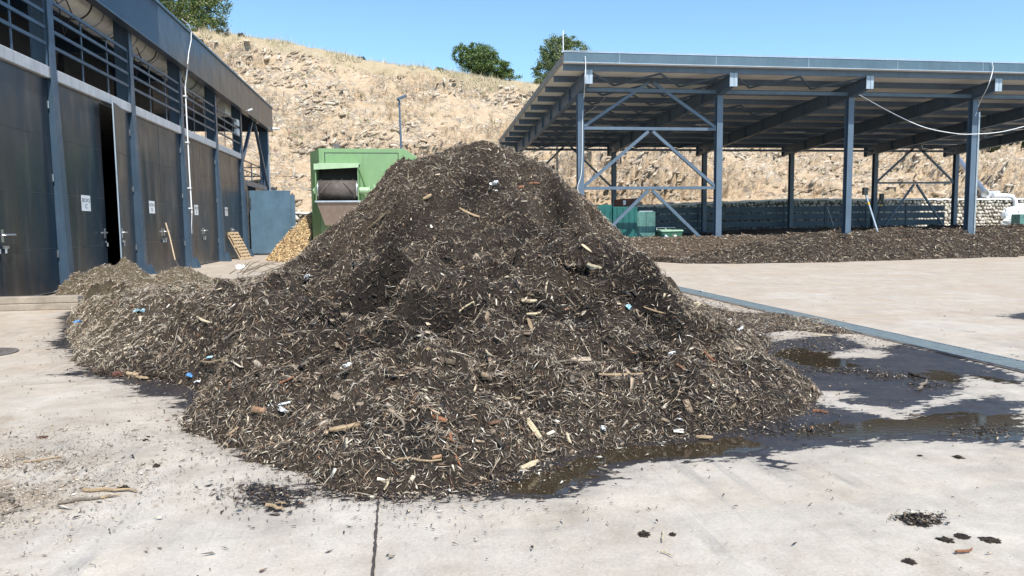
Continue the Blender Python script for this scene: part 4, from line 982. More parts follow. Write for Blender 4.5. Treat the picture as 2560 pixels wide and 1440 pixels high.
# end bay: post, braces, low annex with open doors
mb = MB(); mb.box(-8.95, -8.40, 50.2, 50.5, 0, fz0-.065); mb.build('end_post', M['bsteel'], bd)
mb = MB(); mb.box(-8.399, -8.375, 50.2, 50.5, 0, fz0-.065); mb.build('post_flange', M['steel_lit'], bd)
mb = MB(); mb.bar((-8.5, 42.5, 5.3), (-8.5, 45.6, fz0-.07), .16, .16, (1,0,0)); mb.build('brace', M['bsteel'], bd)
mb = MB(); mb.bar((-8.5, 50.1, 4.3), (-8.5, 46.4, fz0-.07), .16, .16, (1,0,0)); mb.build('brace', M['bsteel'], bd)
mb = MB(); mb.box(-17, -16.7, 42.3, 50.5, 5.6, fz0-.1); 
mb = MB(); mb.box(-17.0, -8.7, 42.3, 50.4, 4.02, 4.25); mb.build('annex_roof', M['bsteel'], bd)
for k, (a, b) in enumerate(((42.4, 44.0), (46.4, 48.2), (48.2, 50.2))):
    mb = MB(); mb.box(-8.64, -8.58, a, b, 0, 4.02); mb.build('annex_wall', M['door'], bd)
mb = MB(); mb.box(-8.70, -8.50, 42.3, 50.4, 4.0, 4.28)
mb.build('annex_beam', M['bsteel'], bd)
mb = MB(); mb.box(-12, -11.9, 42.3, 50.4, 0, 4.0); mb.build('annex_back', M['dark'], bd)
rp = MB(); rp.box(-8.66, -8.60, 42.5, 42.56, 4.29, 5.4); rp = rp.build('annex_railing', M['bsteel'], bd)
for yy in (45.6, 48.8):
    mb = MB(); mb.box(-8.66, -8.60, yy, yy+.06, 4.29, 5.4); mb.build('rail_post', M['bsteel'], rp)
for z in (5.4, 4.85):
    mb = MB(); mb.box(-8.655, -8.605, 42.5, 48.86, z-.03, z+.03); mb.build('rail', M['bsteel'], rp)
    mb = MB(); mb.box(-12, -8.655, 48.81, 48.86, z-.03, z+.03); mb.build('rail', M['bsteel'], rp)
# open annex doors, standing square to the wall
dd_ = MB(); dd_.box(-8.5, -6.22, 44.0, 44.06, .1, 3.72); d1 = dd_.build('open_door', M['bluedoor'], bd, bevel=.01); d1['label'] = 'blue grey door leaf standing open towards the yard'
mb = MB(); mb.box(-8.5, -8.42, 43.93, 43.998, 2.7, 3.3); mb.build('closer', M['dark'], d1)
mb = MB(); mb.box(-6.55, -6.02, 44.35, 44.41, .1, 3.5); d2 = mb.build('open_door', M['bluedoor'], bd); 
mb = MB(); mb.tube([(-6.1, 44.34, 1.6), (-6.1, 44.25, 1.6), (-6.3, 44.25, 1.6)], .03, 6); mb.build('handle', M['galv'], d2)
# big duct
du = MB(); n = 20; du.tube([(-9.45, 9, 8.37), (-9.45, 40.2, 8.37)], .52, 28); duct = du.build('ventilation_duct', M['duct'], bd, smooth=True)
duct.data.polygons.foreach_set('use_smooth', [len(p.vertices) == 4 for p in duct.data.polygons])
yy = 9.6; k = 0
while yy < 40:
    mb = MB(); mb.tube([(-9.45, yy, 8.37), (-9.45, yy+.05, 8.37)], .545, 28); mb.build('duct_ring', M['galv'] if k % 3 else M['black'], duct)
    if k % 4 == 0:
        for q in range(6):
            mb = MB(); mb.tube([(-9.45, yy+.2+q*.13, 8.37), (-9.45, yy+.24+q*.13, 8.37)], .53, 24); mb.build('duct_rib', M['duct'], duct)
    yy += (1.15, .28, 1.5, .9)[k % 4]; k += 1
mb = MB(); mb.box(-9.9, -8.75, 40.2, 41.4, 7.5, 8.6); mb.build('fan_box', M['duct'], bd, bevel=.03)
mb = MB(); mb.tube([(-9.3, 38.6, 7.9), (-9.1, 39.3, 6.9), (-9.1, 40.0, 6.7)], .1, 8); mb.build('duct_branch', M['black'], bd)
# electrical boxes near the end
for z in (6.75, 7.25):
    mb = MB(); mb.box(-8.6, -8.42, 41.2, 41.75, z-.2, z+.14); o = mb.build('junction_box', M['white'], bd, bevel=.02)
# white conduit down the third column
cpts = [onx(u, v, -8.0) for u, v in ((455, 48), (468, 58), (478, 78), (478, 100), (472, 130), (469, 160))]
dpts = [(-8.2, 31.02, z) for z in (7.4, 6, 4.5, 3, 2.35)]
mb = MB(); mb.tube([tuple(p) for p in cpts]+[(-8.1, 30.9, 7.9)], .015, 8); mb.build('roof_cable', M['white'], bd)
mb = MB(); mb.tube([(-8.1, 30.9, 7.9), (-8.22, 30.9, 7.2), (-8.22, 30.9, 4.0), (-8.20, 30.9, 2.2)], .026, 8); cd = mb.build('conduit', M['white'], bd)
for z in (6.8, 5.0, 3.2, 2.4):
    mb = MB(); mb.box(-8.30, -8.17, 30.82, 30.98, z-.02, z+.02); mb.build('pipe_clip', M['white'], cd)
mb = MB(); mb.tube([(-8.2, 30.9, 2.2), (-8.22, 30.85, 1.7), (-8.25, 30.95, 1.4)], .012, 6); mb.build('cable_end', M['white'], cd)
# camera on the fascia
cm = thing('security_camera', 'small white security camera on a bracket under the roof edge of the left building', 'security camera'); cm.location = (-8.05, 41.6, 7.88); cm.scale = (.6, .6, .6)
mb = MB(); mb.bar((0,0,0), (.25,0,.02), .05, .05); mb.build('bracket', M['galv'], cm)
mb = MB(); mb.obox((.42,-.0,.08), Vector((.9,-.1,.3)).normalized(), (0,1,0), Vector((-.3,0,.9)).normalized(), .22, .08, .07); mb.build('housing', M['white'], cm, bevel=.02)
mb = MB(); mb.tube([(.6,-.02,.14),(.66,-.03,.16)], .05, 12); mb.build('lens', M['black'], cm)
cm2 = thing('flood_lamp', 'white flood lamp at the far lower corner of the left roof edge', 'flood lamp'); cm2.location = (-8.05, 50.4, 8.05)
mb = MB(); mb.box(-.02, .4, -.25, .2, -.05, .05); mb.build('housing', M['white'], cm2, bevel=.02)
mb = MB(); mb.box(-.06, -.02, -.1, .1, -.12, .12); mb.build('bracket', M['galv'], cm2)

# door signs
def text_mesh(txt, size, mat, parent, loc, rot):
    c = bpy.data.curves.new('letters', 'FONT'); c.body = txt; c.size = size; c.align_x = 'CENTER'; c.align_y = 'CENTER'; c.extrude = .0008
    o = bpy.data.objects.new('letters_tmp', c); COL.objects.link(o); bpy.context.view_layer.update()
    m = bpy.data.meshes.new_from_object(o.evaluated_get(bpy.context.evaluated_depsgraph_get())); bpy.data.objects.remove(o)
    m.materials.clear(); m.materials.append(mat); q = bpy.data.objects.new('lettering', m); COL.objects.link(q); q.parent = parent; q.location = loc; q.rotation_euler = rot; return q
def sign(u, v, letter, lab, x=-8.553):
    p = onx(u, v, x); s = thing('paper_sign', lab, 'sign', 'paper signs on the doors'); s.location = (x, p[1], p[2])
    mb = MB(); mb.box(0, .003, -.29, .29, -.215, .215); mb.build('sheet', M['offwhite'], s)
    ink = M.setdefault('ink', surf('dark_green_ink', (.03, .06, .07), .6, 0, .1, 5, 0))
    text_mesh('BOKS', .15, ink, s, (.005, 0, .075), (math.pi/2, 0, math.pi/2)).scale = (1.35, 1, 1); text_mesh(letter, .16, ink, s, (.005, 0, -.09), (math.pi/2, 0, math.pi/2)).scale = (1.6, 1, 1)
sign(215, 508, 'C', 'white paper sign reading BOKS C on the second tall door')
sign(380, 518, 'D', 'white paper sign reading BOKS D on the third tall door')
sign(491, 525, 'E', 'small white paper sign beside the white conduit on the fourth tall door')
sign(566, 529, 'F', 'farthest white paper sign on the last tall door above the pallet')

# pallet leaning
pl = thing('wooden_pallet', 'wooden pallet leaning against the farthest tall door', 'pallet')
Lp, Wp = 1.55, 1.1
for k in range(9):
    z = .06+k*(Lp-.12)/8; mb = MB(); mb.box(-Wp/2, Wp/2, -.015, .007, z-.055, z+.055); mb.build('board', M['pallet'], pl)
for xx in (-Wp/2+.06, 0, Wp/2-.06):
    mb = MB(); mb.box(xx-.05, xx+.05, .009, .03, 0, Lp); mb.build('stringer', M['pallet'], pl)
    for z in (.08, Lp/2, Lp-.08):
        mb = MB(); mb.box(xx-.06, xx+.06, .032, .12, z-.07, z+.07); mb.build('block', M['pallet'], pl)
    mb = MB(); mb.box(xx-.06, xx+.06, .122, .142, 0, Lp); mb.build('bottom_board', M['pallet'], pl)
pl.location = (-7.72, 38.9, .01); pl.rotation_euler = (math.radians(-27), 0, math.radians(78)); 

# manure fork leaning against the third door
fk = thing('garden_fork', 'fork with a pale wooden handle leaning against the third tall door', 'fork')
pf = [onx(414, 557, -8.52), onx(424, 590, -8.4), onx(432, 625, -8.3), onx(439, 655, -8.2)]
mb = MB(); mb.tube([tuple(p) for p in pf], [.026, .024, .024, .022], 8); mb.build('handle', M['haft'], fk)
e = Vector(pf[-1]); tp = e+Vector((.12, .7, -.28)); tp.z = max(.06, tp.z)
mb = MB(); mb.tube([e+Vector((0,-.05,.08)), e+Vector((.03,.12,-.12))], .03, 8); mb.build('socket', M['iron'], fk)
for k in (-1.5, -.5, .5, 1.5):
    mb = MB(); s0 = e+Vector((.03,.12,-.12)); s1 = s0+Vector((k*.07, .12, -.10)); s2 = Vector((s1.x, s1.y+.28, .02)); mb.tube([s0, s1, s2], .010, 5); mb.build('tine', M['iron'], fk)
sb = MB(); p = onz(392, 694); sb.box(p[0]-.35, p[0]+.45, p[1]-.7, p[1]+.4, 0, .10); tag(sb.build('concrete_slab', M['kerb'], bevel=.02), 'flat broken slab lying at the foot of the second column', 'slab')

# ------------------------------------------------------------------ open shed on the right
sh = thing('open_steel_shed', 'open sided steel shed with a mono pitch roof on the right', 'shed')
PXs = [7.79+6.3*k for k in range(6)]; YF, YB = 31.0, 47.0
YE, YR = 29.35, 48.6                      # eaves
def roof_z(y): return 8.13+(y-YE)*(7.02-8.13)/(YR-YE)   # underside of the sheets
def hcol(x, y, z1, name='column'):
    mb = MB(); w, d = .135, .15
    mb.box(x-w, x+w, y-d, y-d+.022, 0, z1); mb.box(x-w, x+w, y+d-.022, y+d, 0, z1); mb.box(x-.011, x+.011, y-d+.022, y+d-.022, 0, z1)
    o = mb.build(name, M['steel'], sh)
    mb = MB(); mb.box(x-.2, x+.2, y-.2, y+.2, 0, .025); mb.build('base_plate', M['steel'], o); return o
RD = .62
for k, x in enumerate(PXs):
    hcol(x, YF, roof_z(YF)-.27-RD+.02); hcol(x, YB, roof_z(YB)-.27-RD+.05)
    # haunched rafter
    za = roof_z(YE+.25)-.26; zb = roof_z(YR-.5)-.26; ya, yb_ = YE+.25, YR-.5
    mb = MB()
    prof = [(ya, za), (yb_, zb), (yb_, zb-.62), (YB-.6, roof_z(YB-.6)-.26-RD), (YF+.5, roof_z(YF+.5)-.26-RD), (ya, za-.50)]
    mb.prism(prof, x-.01, x+.01, 'x'); r = mb.build('rafter', M['steel'], sh)
    mb = MB(); mb.bar((x, ya, za-.012), (x, yb_, zb-.012), .24, .022); mb.build('rafter_flange', M['steel'], r)
    mb = MB(); mb.bar((x, ya, za-.50), (x, YF+.5, roof_z(YF+.5)-.26-RD), .24, .022); mb.bar((x, YF+.5, roof_z(YF+.5)-.26-RD), (x, YB-.6, roof_z(YB-.6)-.26-RD), .24, .022); mb.bar((x, YB-.6, roof_z(YB-.6)-.26-RD), (x, yb_, zb-.62), .24, .022); mb.build('rafter_flange', M['steel'], r)
    for yy in np.linspace(YF+1.7, YB-1.7, 7):
        z = roof_z(yy)-.26; mb = MB(); mb.box(x-.11, x+.11, yy-.008, yy+.008, z-RD+.012, z-.024); mb.build('stiffener', M['steel'], r)
    mb = MB(); mb.box(x-.17, x-.03, ya-.03, ya-.002, za-.54, za+.02); mb.box(x+.03, x+.17, ya-.03, ya-.002, za-.54, za+.02); mb.box(x-.025, x+.025, ya-.015, ya-.002, za-.54, za+.02); mb.build('end_plate', M['steel_lit'], r)  # front plates painted paler for the sun on them
    mb = MB(); mb.box(x-.14, x+.14, yb_+.002, yb_+.03, zb-.66, zb+.02); mb.build('end_plate', M['steel'], r)
XL, XR = 6.72, 40.6
for yy in np.linspace(YE+.35, YR-.3, 11):
    z = roof_z(yy); mb = MB(); mb.prism([(yy-.035, z-.255), (yy+.035, z-.255), (yy+.035, z-.235), (yy-.017, z-.235), (yy-.017, z-.022), (yy+.035, z-.022), (yy+.035, z-.004), (yy-.035, z-.004)], XL+.03, XR-.03, 'x'); mb.build('purlin', M['steel'], sh)
# roof sheets, 1 m cover width
nsh = 34; wsh = (XR-XL)/nsh
for k in range(nsh):
    x0 = XL+k*wsh; pr = [(x0+.004, 0), (x0+wsh-.004, 0), (x0+wsh-.004, .10), (x0+wsh*.72, .10), (x0+wsh*.70, .13), (x0+wsh*.3, .13), (x0+wsh*.28, .10), (x0+.004, .10)]
    mb = MB(); mb.add([(a, YE, roof_z(YE)+b) for a, b in pr]+[(a, YR, roof_z(YR)+b) for a, b in pr], [tuple(range(8))[::-1], tuple(range(8, 16))]+[(i, (i+1) % 8, 8+(i+1) % 8, 8+i) for i in range(8)])
    mb.build('roof_sheet', M['roofpanel'], sh)
zf = roof_z(YE)
mb = MB(); mb.box(XL-.02, XR+.02, YE-.06, YE-.004, zf-.03, zf+.36); fo = mb.build('front_fascia', M['fascia'], sh)
mb = MB(); mb.box(XL-.03, XR+.03, YE-.085, YE-.061, zf-.045, zf-.02); mb.build('drip_trim', M['trim'], fo)
mb = MB(); mb.box(XL-.03, XR+.03, YE-.08, YE+.1, zf+.362, zf+.385); mb.build('cap_trim', M['trim'], fo)
for xx in np.arange(XL+2.3, XR-1, 4.15):
    mb = MB(); mb.box(xx-.006, xx+.006, YE-.066, YE-.0605, zf-.015, zf+.355); mb.build('fascia_joint', M['trim'], fo)
for x0, nm in ((XL-.05, 'verge_trim'), (XR+.0, 'verge_trim')):
    mb = MB(); mb.add([(x0, YE, zf-.03), (x0+.045, YE, zf-.03), (x0+.045, YE, zf+.30), (x0, YE, zf+.30), (x0, YR, roof_z(YR)-.03), (x0+.045, YR, roof_z(YR)-.03), (x0+.045, YR, roof_z(YR)+.22), (x0, YR, roof_z(YR)+.22)], [(3,2,1,0),(4,5,6,7),(0,1,5,4),(1,2,6,5),(2,3,7,6),(3,0,4,7)]); mb.build(nm, M['kerb'], sh)
mb = MB(); mb.box(XL, XR, YR+.002, YR+.18, roof_z(YR)-.22, roof_z(YR)+.02); mb.build('rear_gutter', M['steel'], sh)
# struts and K bracing
def zpx(u, v, y): return float(ony(u, v, y)[2])
z1, z2, z3 = zpx(1620, 227, YF), zpx(1620, 322, YF), zpx(1620, 470, YF)
mb_steel = M['steel']
for a, b in zip(PXs[:-1], PXs[1:]):
    mb = MB(); mb.box(a+.14, b-.14, YF-.07, YF+.07, z1-.075, z1+.075); mb.build('strut', mb_steel, sh)
    zb2 = zpx(1650, 375, YB); mb = MB(); mb.box(a+.14, b-.14, YB-.06, YB+.06, zb2-.07, zb2+.07); mb.build('strut', mb_steel, sh)
def kbrace(a, b, y, levels, top, w=.13):
    m = (a+b)/2
    for z in levels: mb = MB(); mb.box(a+.14, b-.14, y-w/2, y+w/2, z-w/2, z+w/2); mb.build('strut', mb_steel, sh)
    lv = [top]+list(levels)+[.25]
    for i in range(len(lv)-1):
        zt = lv[i]-(w*.5 if i else 0); zbm = lv[i+1]+w*.6
        for xe, s in ((a+.16, -1), (b-.16, 1)):
            mb = MB(); mb.bar((m+s*.10, y-.0, zt-.05), (xe, y, zbm), w, w, (0,1,0)); mb.build('brace', mb_steel, sh)
kbrace(PXs[0], PXs[1], YF, [z2, z3], roof_z(YF)-.30)
kb = [zpx(1420, 471, YB)]; kbrace(PXs[0], PXs[1], YB, kb, roof_z(YB)-.30, .12); kbrace(PXs[4], PXs[5], YB, [zpx(2300, 457, YB)], roof_z(YB)-.30, .12)
# zigzag roof bracing in the first bay and between later purlins
py_ = np.linspace(YE+.35, YR-.3, 11)
for bay in (0, 1, 4):
    x0, x1 = PXs[bay]+.15, PXs[bay+1]-.15; m = (x0+x1)/2
    for k in range(0, 10, 1 if bay == 0 else 3):
        ya, yb_ = py_[k]+.1, py_[k+1]-.1; za, zb = roof_z(ya)-.28, roof_z(yb_)-.28
        q = (x1-x0)/4
        for (p0, p1) in (((x0, ya, za), (x0+q, yb_, zb-.1)), ((x0+q, yb_, zb-.1), (m, ya, za)), ((m, ya, za), (m+q, yb_, zb-.1)), ((m+q, yb_, zb-.1), (x1, ya, za))):
            mb = MB(); mb.bar(p0, p1, .07, .07); mb.build('roof_brace', mb_steel, sh)
# strip lights under the roof
for (xx, yy) in ((17.5, 40), (24, 42), (30, 42), (33.5, 38), (36, 41)):
    mb = MB(); z = roof_z(yy)-.34; mb.box(xx-.7, xx+.7, yy-.06, yy+.06, z-.05, z); mb.build('strip_light', M['galv'], sh)
# flood light and cables, lightning rod
fl = thing('flood_light', 'small rectangular flood light high on the second front post of the shed', 'flood light'); fl.location = (PXs[1]+.35, YF-.15, 7.62)
mb = MB(); mb.obox((0,0,0), (1,0,0), Vector((0,.8,.5)).normalized(), Vector((0,-.5,.8)).normalized(), .17, .14, .035); mb.build('housing', M['galv'], fl, bevel=.01)
mb = MB(); mb.tube([(-.1,.05,0), (-.18,.1,-.18), (-.27,.12,-.1)], .014, 6); mb.build('lamp_cable', M['black'], fl)
def cable(pts, r, mat, label, par=None):
    mb = MB(); P_ = [Vector(p) for p in pts]; out = []
    for i in range(len(P_)-1):
        p0 = P_[max(0, i-1)]; p1 = P_[i]; p2 = P_[i+1]; p3 = P_[min(len(P_)-1, i+2)]
        for k in range(8):
            t = k/8; out.append(.5*((2*p1)+(p2-p0)*t+(2*p0-5*p1+4*p2-p3)*t*t+(3*p1-p0-3*p2+p3)*t**3))
    out.append(P_[-1]); mb.tube(out, r, 6); o = mb.build('cable', mat, par, smooth=True)
    if label: tag(o, label, 'cable', 'cables on the shed')
    return o
cable([ony(u, v, 31.0-.25) for u, v in ((2143, 234), (2230, 282), (2310, 318), (2390, 334), (2440, 335), (2500, 330), (2560, 316), (2640, 292))], .019, M['white'], 'white cable sagging between the third and later front posts of the shed')
cable([ony(u, v, 29.2) for u, v in ((1463, 141), (1464, 165), (1463, 200))]+[ony(u, v, 30.8) for u, v in ((1460, 240), (1456, 300), (1455, 400), (1452, 440), (1444, 470), (1452, 500))], .015, M['white'], 'pale cable hanging down the corner post of the shed')
cable([ony(u, v, 29.2) for u, v in ((2480, 156), (2482, 175), (2470, 215))]+[ony(u, v, 30.8) for u, v in ((2450, 255), (2438, 290))], .018, M['white'], 'white cable looping off the roof edge at the fourth front post')
cable([ony(u, v, 34) for u, v in ((1518, 236), (1500, 258), (1470, 280), (1452, 292))], .018, M['galv'], 'thin grey wire slung under the roof beside the corner post')
dp = MB(); x = PXs[3]; dp.tube([(x+.22, YF-.12, .0), (x+.22, YF-.12, 6.6)], .055, 10); dpo = dp.build('downpipe', M['galv'], sh)
for z in (1.2, 2.6, 4.1, 5.6): mb = MB(); mb.tube([(x+.22, YF-.12, z), (x+.22, YF-.12, z+.06)], .07, 10); mb.build('pipe_clip', M['galv'], dpo)
lr = thing('lightning_rod', 'thin white lightning rod standing on the left corner of the shed roof', 'lightning rod'); b = ony(1408, 143, YE+.1); lr.location = (b[0], YE+.1, zf+.385)
mb = MB(); mb.tube([(0,0,0), (0,0,.85)], .02, 6); mb.build('rod', M['white'], lr); mb = MB(); mb.box(-.08, .08, -.05, .05, 0, .05); mb.build('foot', M['galv'], lr)
rwm = MB(); rwm.tube([(XL, YE+.02, zf+.44), (XR, YE+.02, zf+.44)], .012, 6); rw = rwm.build('lightning_wire', M['trim'], sh)
for xx in np.arange(XL+.6, XR, 1.6): mb = MB(); mb.tube([(xx, YE+.02, zf+.386), (xx, YE+.02, zf+.47)], .014, 5); mb.build('wire_clip', M['trim'], sh)
# lattice pole behind the corner post
lp = thing('slim_lattice_post', 'slim galvanised post standing behind the left corner of the shed', 'post'); b = ony(1393, 430, 44.5); lp.location = (b[0], 44.5, 0)
mb = MB(); mb.box(-.05, -.02, -.05, .05, 0, 7.0); mb.box(.02, .05, -.05, .05, 0, 7.0)
for z in np.arange(.2, 6.9, .3): mb.box(-.019, .019, -.03, .03, z, z+.06)
mb.build('shaft', M['steel'], lp)

# fence of horizontal slats along the back of the shed
fn = thing('slat_fence', 'low fence of wide dark horizontal slats along the back of the shed', 'fence')
x = 10.6
for k in range(10):
    a = PXs[0]+k*3.15+.1; b = a+2.95
    mb = MB(); mb.box(a-.2, a-.08, 47.75, 47.85, 0, 2.75); mb.build('fence_post', M['louver'], fn)
    for j in range(5):
        z = .25+j*.5; mb = MB(); mb.box(a-.05, b, 47.78, 47.83, z, z+.385+.03*random.random()); mb.build('slat', M['louver'], fn)

# ------------------------------------------------------------------ gabion wall
gb = thing('gabion_wall', 'long gabion wall of pale rounded stones at the foot of the hillside', 'wall')
stm = NT('pale_limestone'); oi = stm.n('ShaderNodeObjectInfo').outputs['Random']
stm.set(color=stm.mix(1., stm.ramp(stm.noise(2.4, 3), [(.3, (.42, .37, .30)), (.5, (.62, .58, .50)), (.7, (.72, .69, .62))]), stm.ramp(stm.noise(14, 5), [(.3, .75), (.7, 1.1)]), 'MULTIPLY'), rough=.9); stm.bump(stm.noise(12, 5), .5, .05); M['stone'] = stm.m
smeshes = []
for q in range(6):
    bm = bmesh.new(); bmesh.ops.create_icosphere(bm, subdivisions=1, radius=1)
    for v in bm.verts: v.co *= random.uniform(.82, 1.15)
    m = bpy.data.meshes.new('stone'); bm.to_mesh(m); bm.free(); m.materials.append(M['stone']); smeshes.append(m)
def gtop(x): return float(foot_z(np.array([x]))[0])
mb = MB(); gv = np.arange(-13, 62, 1.0)
for a in gv: mb.box(a, a+1, 51.06, 52.0, 0, gtop(a+.5)-.1)
mb.build('stone_core', surf('shadowed_rubble', (.12, .105, .09), .95, 0, .4, 6, .6), gb)
cnt = 0; SV = []; SF = []
cand = []
xx = -13.
while xx < 61:
    zt = gtop(xx); nz_ = int((zt-.15)/.27)
    for j in range(nz_): cand.append((xx+(.13 if j % 2 else 0)+random.uniform(-.05, .05), zt-.2-j*.27+random.uniform(-.03, .03)))
    xx += .29
for (sx, sz2) in cand:
    vis = (-7.3 < sx < -4.6 and sz2 > .9) or (41.6 < sx < 50.5 and sz2 > 1.15)
    sx += random.uniform(-.05, .05); sz2 += random.uniform(-.04, .04)
    sc = (random.uniform(.12, .22), random.uniform(.08, .16), random.uniform(.10, .18)); rt = random.uniform(-.6, .6)
    mm = random.choice(smeshes)
    if vis and cnt < 300:
        o = bpy.data.objects.new('stone', mm); COL.objects.link(o); o.parent = gb; o.location = (sx, 51.03, sz2); o.scale = sc; o.rotation_euler = (0, rt, random.random()*3); cnt += 1
    elif -12 < sx < 60:
        off = len(SV); A = Matrix.Rotation(rt, 3, 'Y')@Matrix.Diagonal(sc)
        for v in mm.vertices: p = A@v.co; SV.append((p.x+sx, p.y+51.03, p.z+sz2))
        for f in mm.polygons: SF.append([off+i for i in f.vertices])
npmesh('stones', np.array(SV), np.array(SF), M['stone'], gb)['kind'] = 'stuff'
cv = MB(); cx_ = np.arange(-13, 61.5, .5)
for a in cx_: zt = gtop(a+.25)+random.uniform(-.03, .03); cv.box(a, a+.499, 50.86, 51.9, zt-.09, zt+.04)
cv.build('pale_cap', M['capstone'], gb)

# pipe on the slope at the right
pp = thing('slope_pipe', 'large shiny pipe running down the hillside and along the gabion wall at the right', 'pipe')
def hp(u, v):
    d = ray(u, v); ts = np.arange(48, 90, .1); pts = C0+d[None]*ts[:, None]; h = hill_base(pts[:, 0], pts[:, 1]); k = np.argmax((pts[:, 2] < h) & (pts[:, 1] > 51.6)); p = pts[k]; return p
p0 = hp(2330, 330); p1 = ony(2460, 497, 51.3); up = np.array([0, -.15, .35])
mb = MB(); mb.tube([tuple(p0+up), tuple((p0*.5+p1*.5)+up), (p1[0], 51.2, gtop(p1[0])+.38)], .27, 14); mb.build('slope_run', M['galv'], pp, smooth=False)
zt = gtop(46)+.25
mb = MB(); mb.tube([(p1[0]+.5, 51.0, zt), (47.1, 51.0, zt), (47.6, 50.9, zt-.1), (47.8, 50.8, zt-.5), (47.8, 50.75, 1.9)], .17, 12); mb.build('wall_run', M['white'], pp)
cb = MB(); cb.box(p1[0]+.1, p1[0]+1.35, 51.2, 52.0, gtop(45)+.05, gtop(45)+.62); tag(cb.build('concrete_block', M['conc'], bevel=.04), 'grey concrete block where the shiny pipe bends on top of the gabion wall', 'concrete block')
bm = bmesh.new(); bmesh.ops.create_icosphere(bm, subdivisions=4, radius=1)
for v in bm.verts:
    c = v.co.copy(); k = 1+.25*(float(vnoise(c.x*2.5+4, c.z*2.5+c.y*2, 8))-.5)*2+.12*(float(vnoise(c.x*7, c.z*7+c.y*5, 9))-.5)*2
    v.co = Vector((c.x*2.6*k, c.y*.7*k, max(-.4, c.z)*1.5*k))
m = bpy.data.meshes.new('white_sheeting'); bm.to_mesh(m); bm.free(); m.materials.append(M['offwhite']); o = bpy.data.objects.new('white_sheeting', m); COL.objects.link(o); b = ony(2575, 560, 49.6); o.location = (b[0]+.3, 49.6, 1.25); tag(o, 'bright white sheeting draped in a mound below the pipe at the right edge', 'sheeting')
b = ony(2552, 545, 47.5); mb = MB(); mb.box(b[0]-.35, b[0]+1.6, 47.2, 48, 0, 1.95); tag(mb.build('concrete_block', M['teal2'], bevel=.02), 'dark green block in front of the white sheeting at the right edge', 'block')

# ------------------------------------------------------------------ things behind the pile under the shed
tc = thing('teal_container', 'dark teal metal container standing behind the right flank of the pile', 'container'); tc.location = (0, 0, 0)
for (a, b, y0, zt) in ((8.55, 9.62, 32.35, 2.46), (9.63, 10.78, 32.25, 2.36)):
    mb = MB(); mb.box(a, b, y0, y0+1.6, 0, zt); mb.build('wall_panel', M['teal'], tc, bevel=.015)
mb = MB()
for xx in np.arange(8.7, 10.7, .28): mb.box(xx, xx+.02, 32.22, 32.245, .1, 2.3)
mb.build('rib', M['teal'], tc)
cbn = thing('teal_cabinet', 'faded grey green two door cabinet beside the teal container', 'cabinet')
mb = MB(); mb.box(10.80, 11.70, 32.4, 33.1, 0, 2.13); mb.build('carcass', M['teal2'], cbn, bevel=.01)
for a in (10.82, 11.26): mb = MB(); mb.box(a, a+.42, 32.375, 32.398, .1, 2.1); d_ = mb.build('door', M['teal2'], cbn); 
mb = MB(); mb.box(10.95, 11.6, 32.45, 33.0, 2.132, 2.17); mb.build('lid', M['trim'], cbn)
rb = thing('rusty_box', 'rusty brown steel box with a white notice behind the teal container', 'steel box'); b0 = ony(1552, 515, 36); b1 = ony(1592, 497, 36)
mb = MB(); mb.box(b0[0], b1[0], 36, 37.2, 1.2, b1[2]); mb.box(b0[0]+.05, b0[0]+.12, 36.1, 36.2, 0, 1.2); mb.box(b1[0]-.12, b1[0]-.05, 36.1, 36.2, 0, 1.2); mb.build('shell', M['rust'], rb, bevel=.02)
mb = MB(); mb.box(b0[0]+.12, b0[0]+.26, 35.99, 35.998, b1[2]-.3, b1[2]-.08); mb.build('notice', M['offwhite'], rb)
def wheelie(x, y, label, s=1.0):
    t = thing('wheelie_bin', label, 'bin', 'green bins beside the cabinet'); t.location = (x, y, 0)
    mb = MB(); mb.add([(-.24,-.28,.08),(.24,-.28,.08),(.24,.28,.08),(-.24,.28,.08),(-.30,-.36,1.2),(.30,-.36,1.2),(.30,.34,1.2),(-.30,.34,1.2)], [(3,2,1,0),(4,5,6,7),(0,1,5,4),(1,2,6,5),(2,3,7,6),(3,0,4,7)]); mb.build('body', M['bin'], t, bevel=.02)
    mb = MB(); mb.prism([(-.40, 1.205), (.36, 1.205), (.34, 1.27), (0, 1.31), (-.37, 1.27)], -.33, .33, 'x'); mb.build('lid', M['bin_lid'], t, bevel=.01)
    mb = MB(); mb.tube([(-.22,.38,1.28),(-.22,.42,1.38),(.22,.42,1.38),(.22,.38,1.28)], .018, 6); mb.build('handle', M['galv'], t)
    for sx in (-1, 1): mb = MB(); mb.tube([(sx*.26-.03,.30,.11),(sx*.26+.03,.30,.11)], .11, 14); mb.build('wheel', M['black'], t)
    mb = MB(); mb.tube([(-.05,-.36,.98),(-.05,-.352,.98)], .08, 14); mb.build('emblem', M['offwhite'], t)
wheelie(12.05, 32.2, 'left one of two green bins, right beside the cabinet'); wheelie(12.62, 32.5, 'right one of two green bins, partly behind the mulch heap')
def pole(u0, v0, u1, v1, y, mat, label, r=.035, clamp=True):
    a = ony(u0, v0, y+.5); b = ony(u1, v1, y); t = thing('probe_lance', label, 'pole', 'lances stuck in the windrow')
    b2 = b+(b-a)*.12; mb = MB(); mb.tube([tuple(a), tuple(b2)], r, 8); mb.build('shaft', mat, t)
    if clamp:
        c = a+(b-a)*.10; mb = MB(); mb.box(c[0]-.14, c[0]+.07, c[1]-.07, c[1]+.07, c[2]-.02, c[2]+.32); mb.build('gauge', M['black'], t)
        c0 = a+(b-a)*.30; c1 = a+(b-a)*.36; mb = MB(); mb.tube([tuple(c0), tuple(c1)], r*1.15, 8); mb.build('band', M['yellow'], t)
pole(2161, 476, 2193, 577, 30.6, M['trim'], 'long silver lance with a black gauge and yellow band leaning left in the windrow', .045)
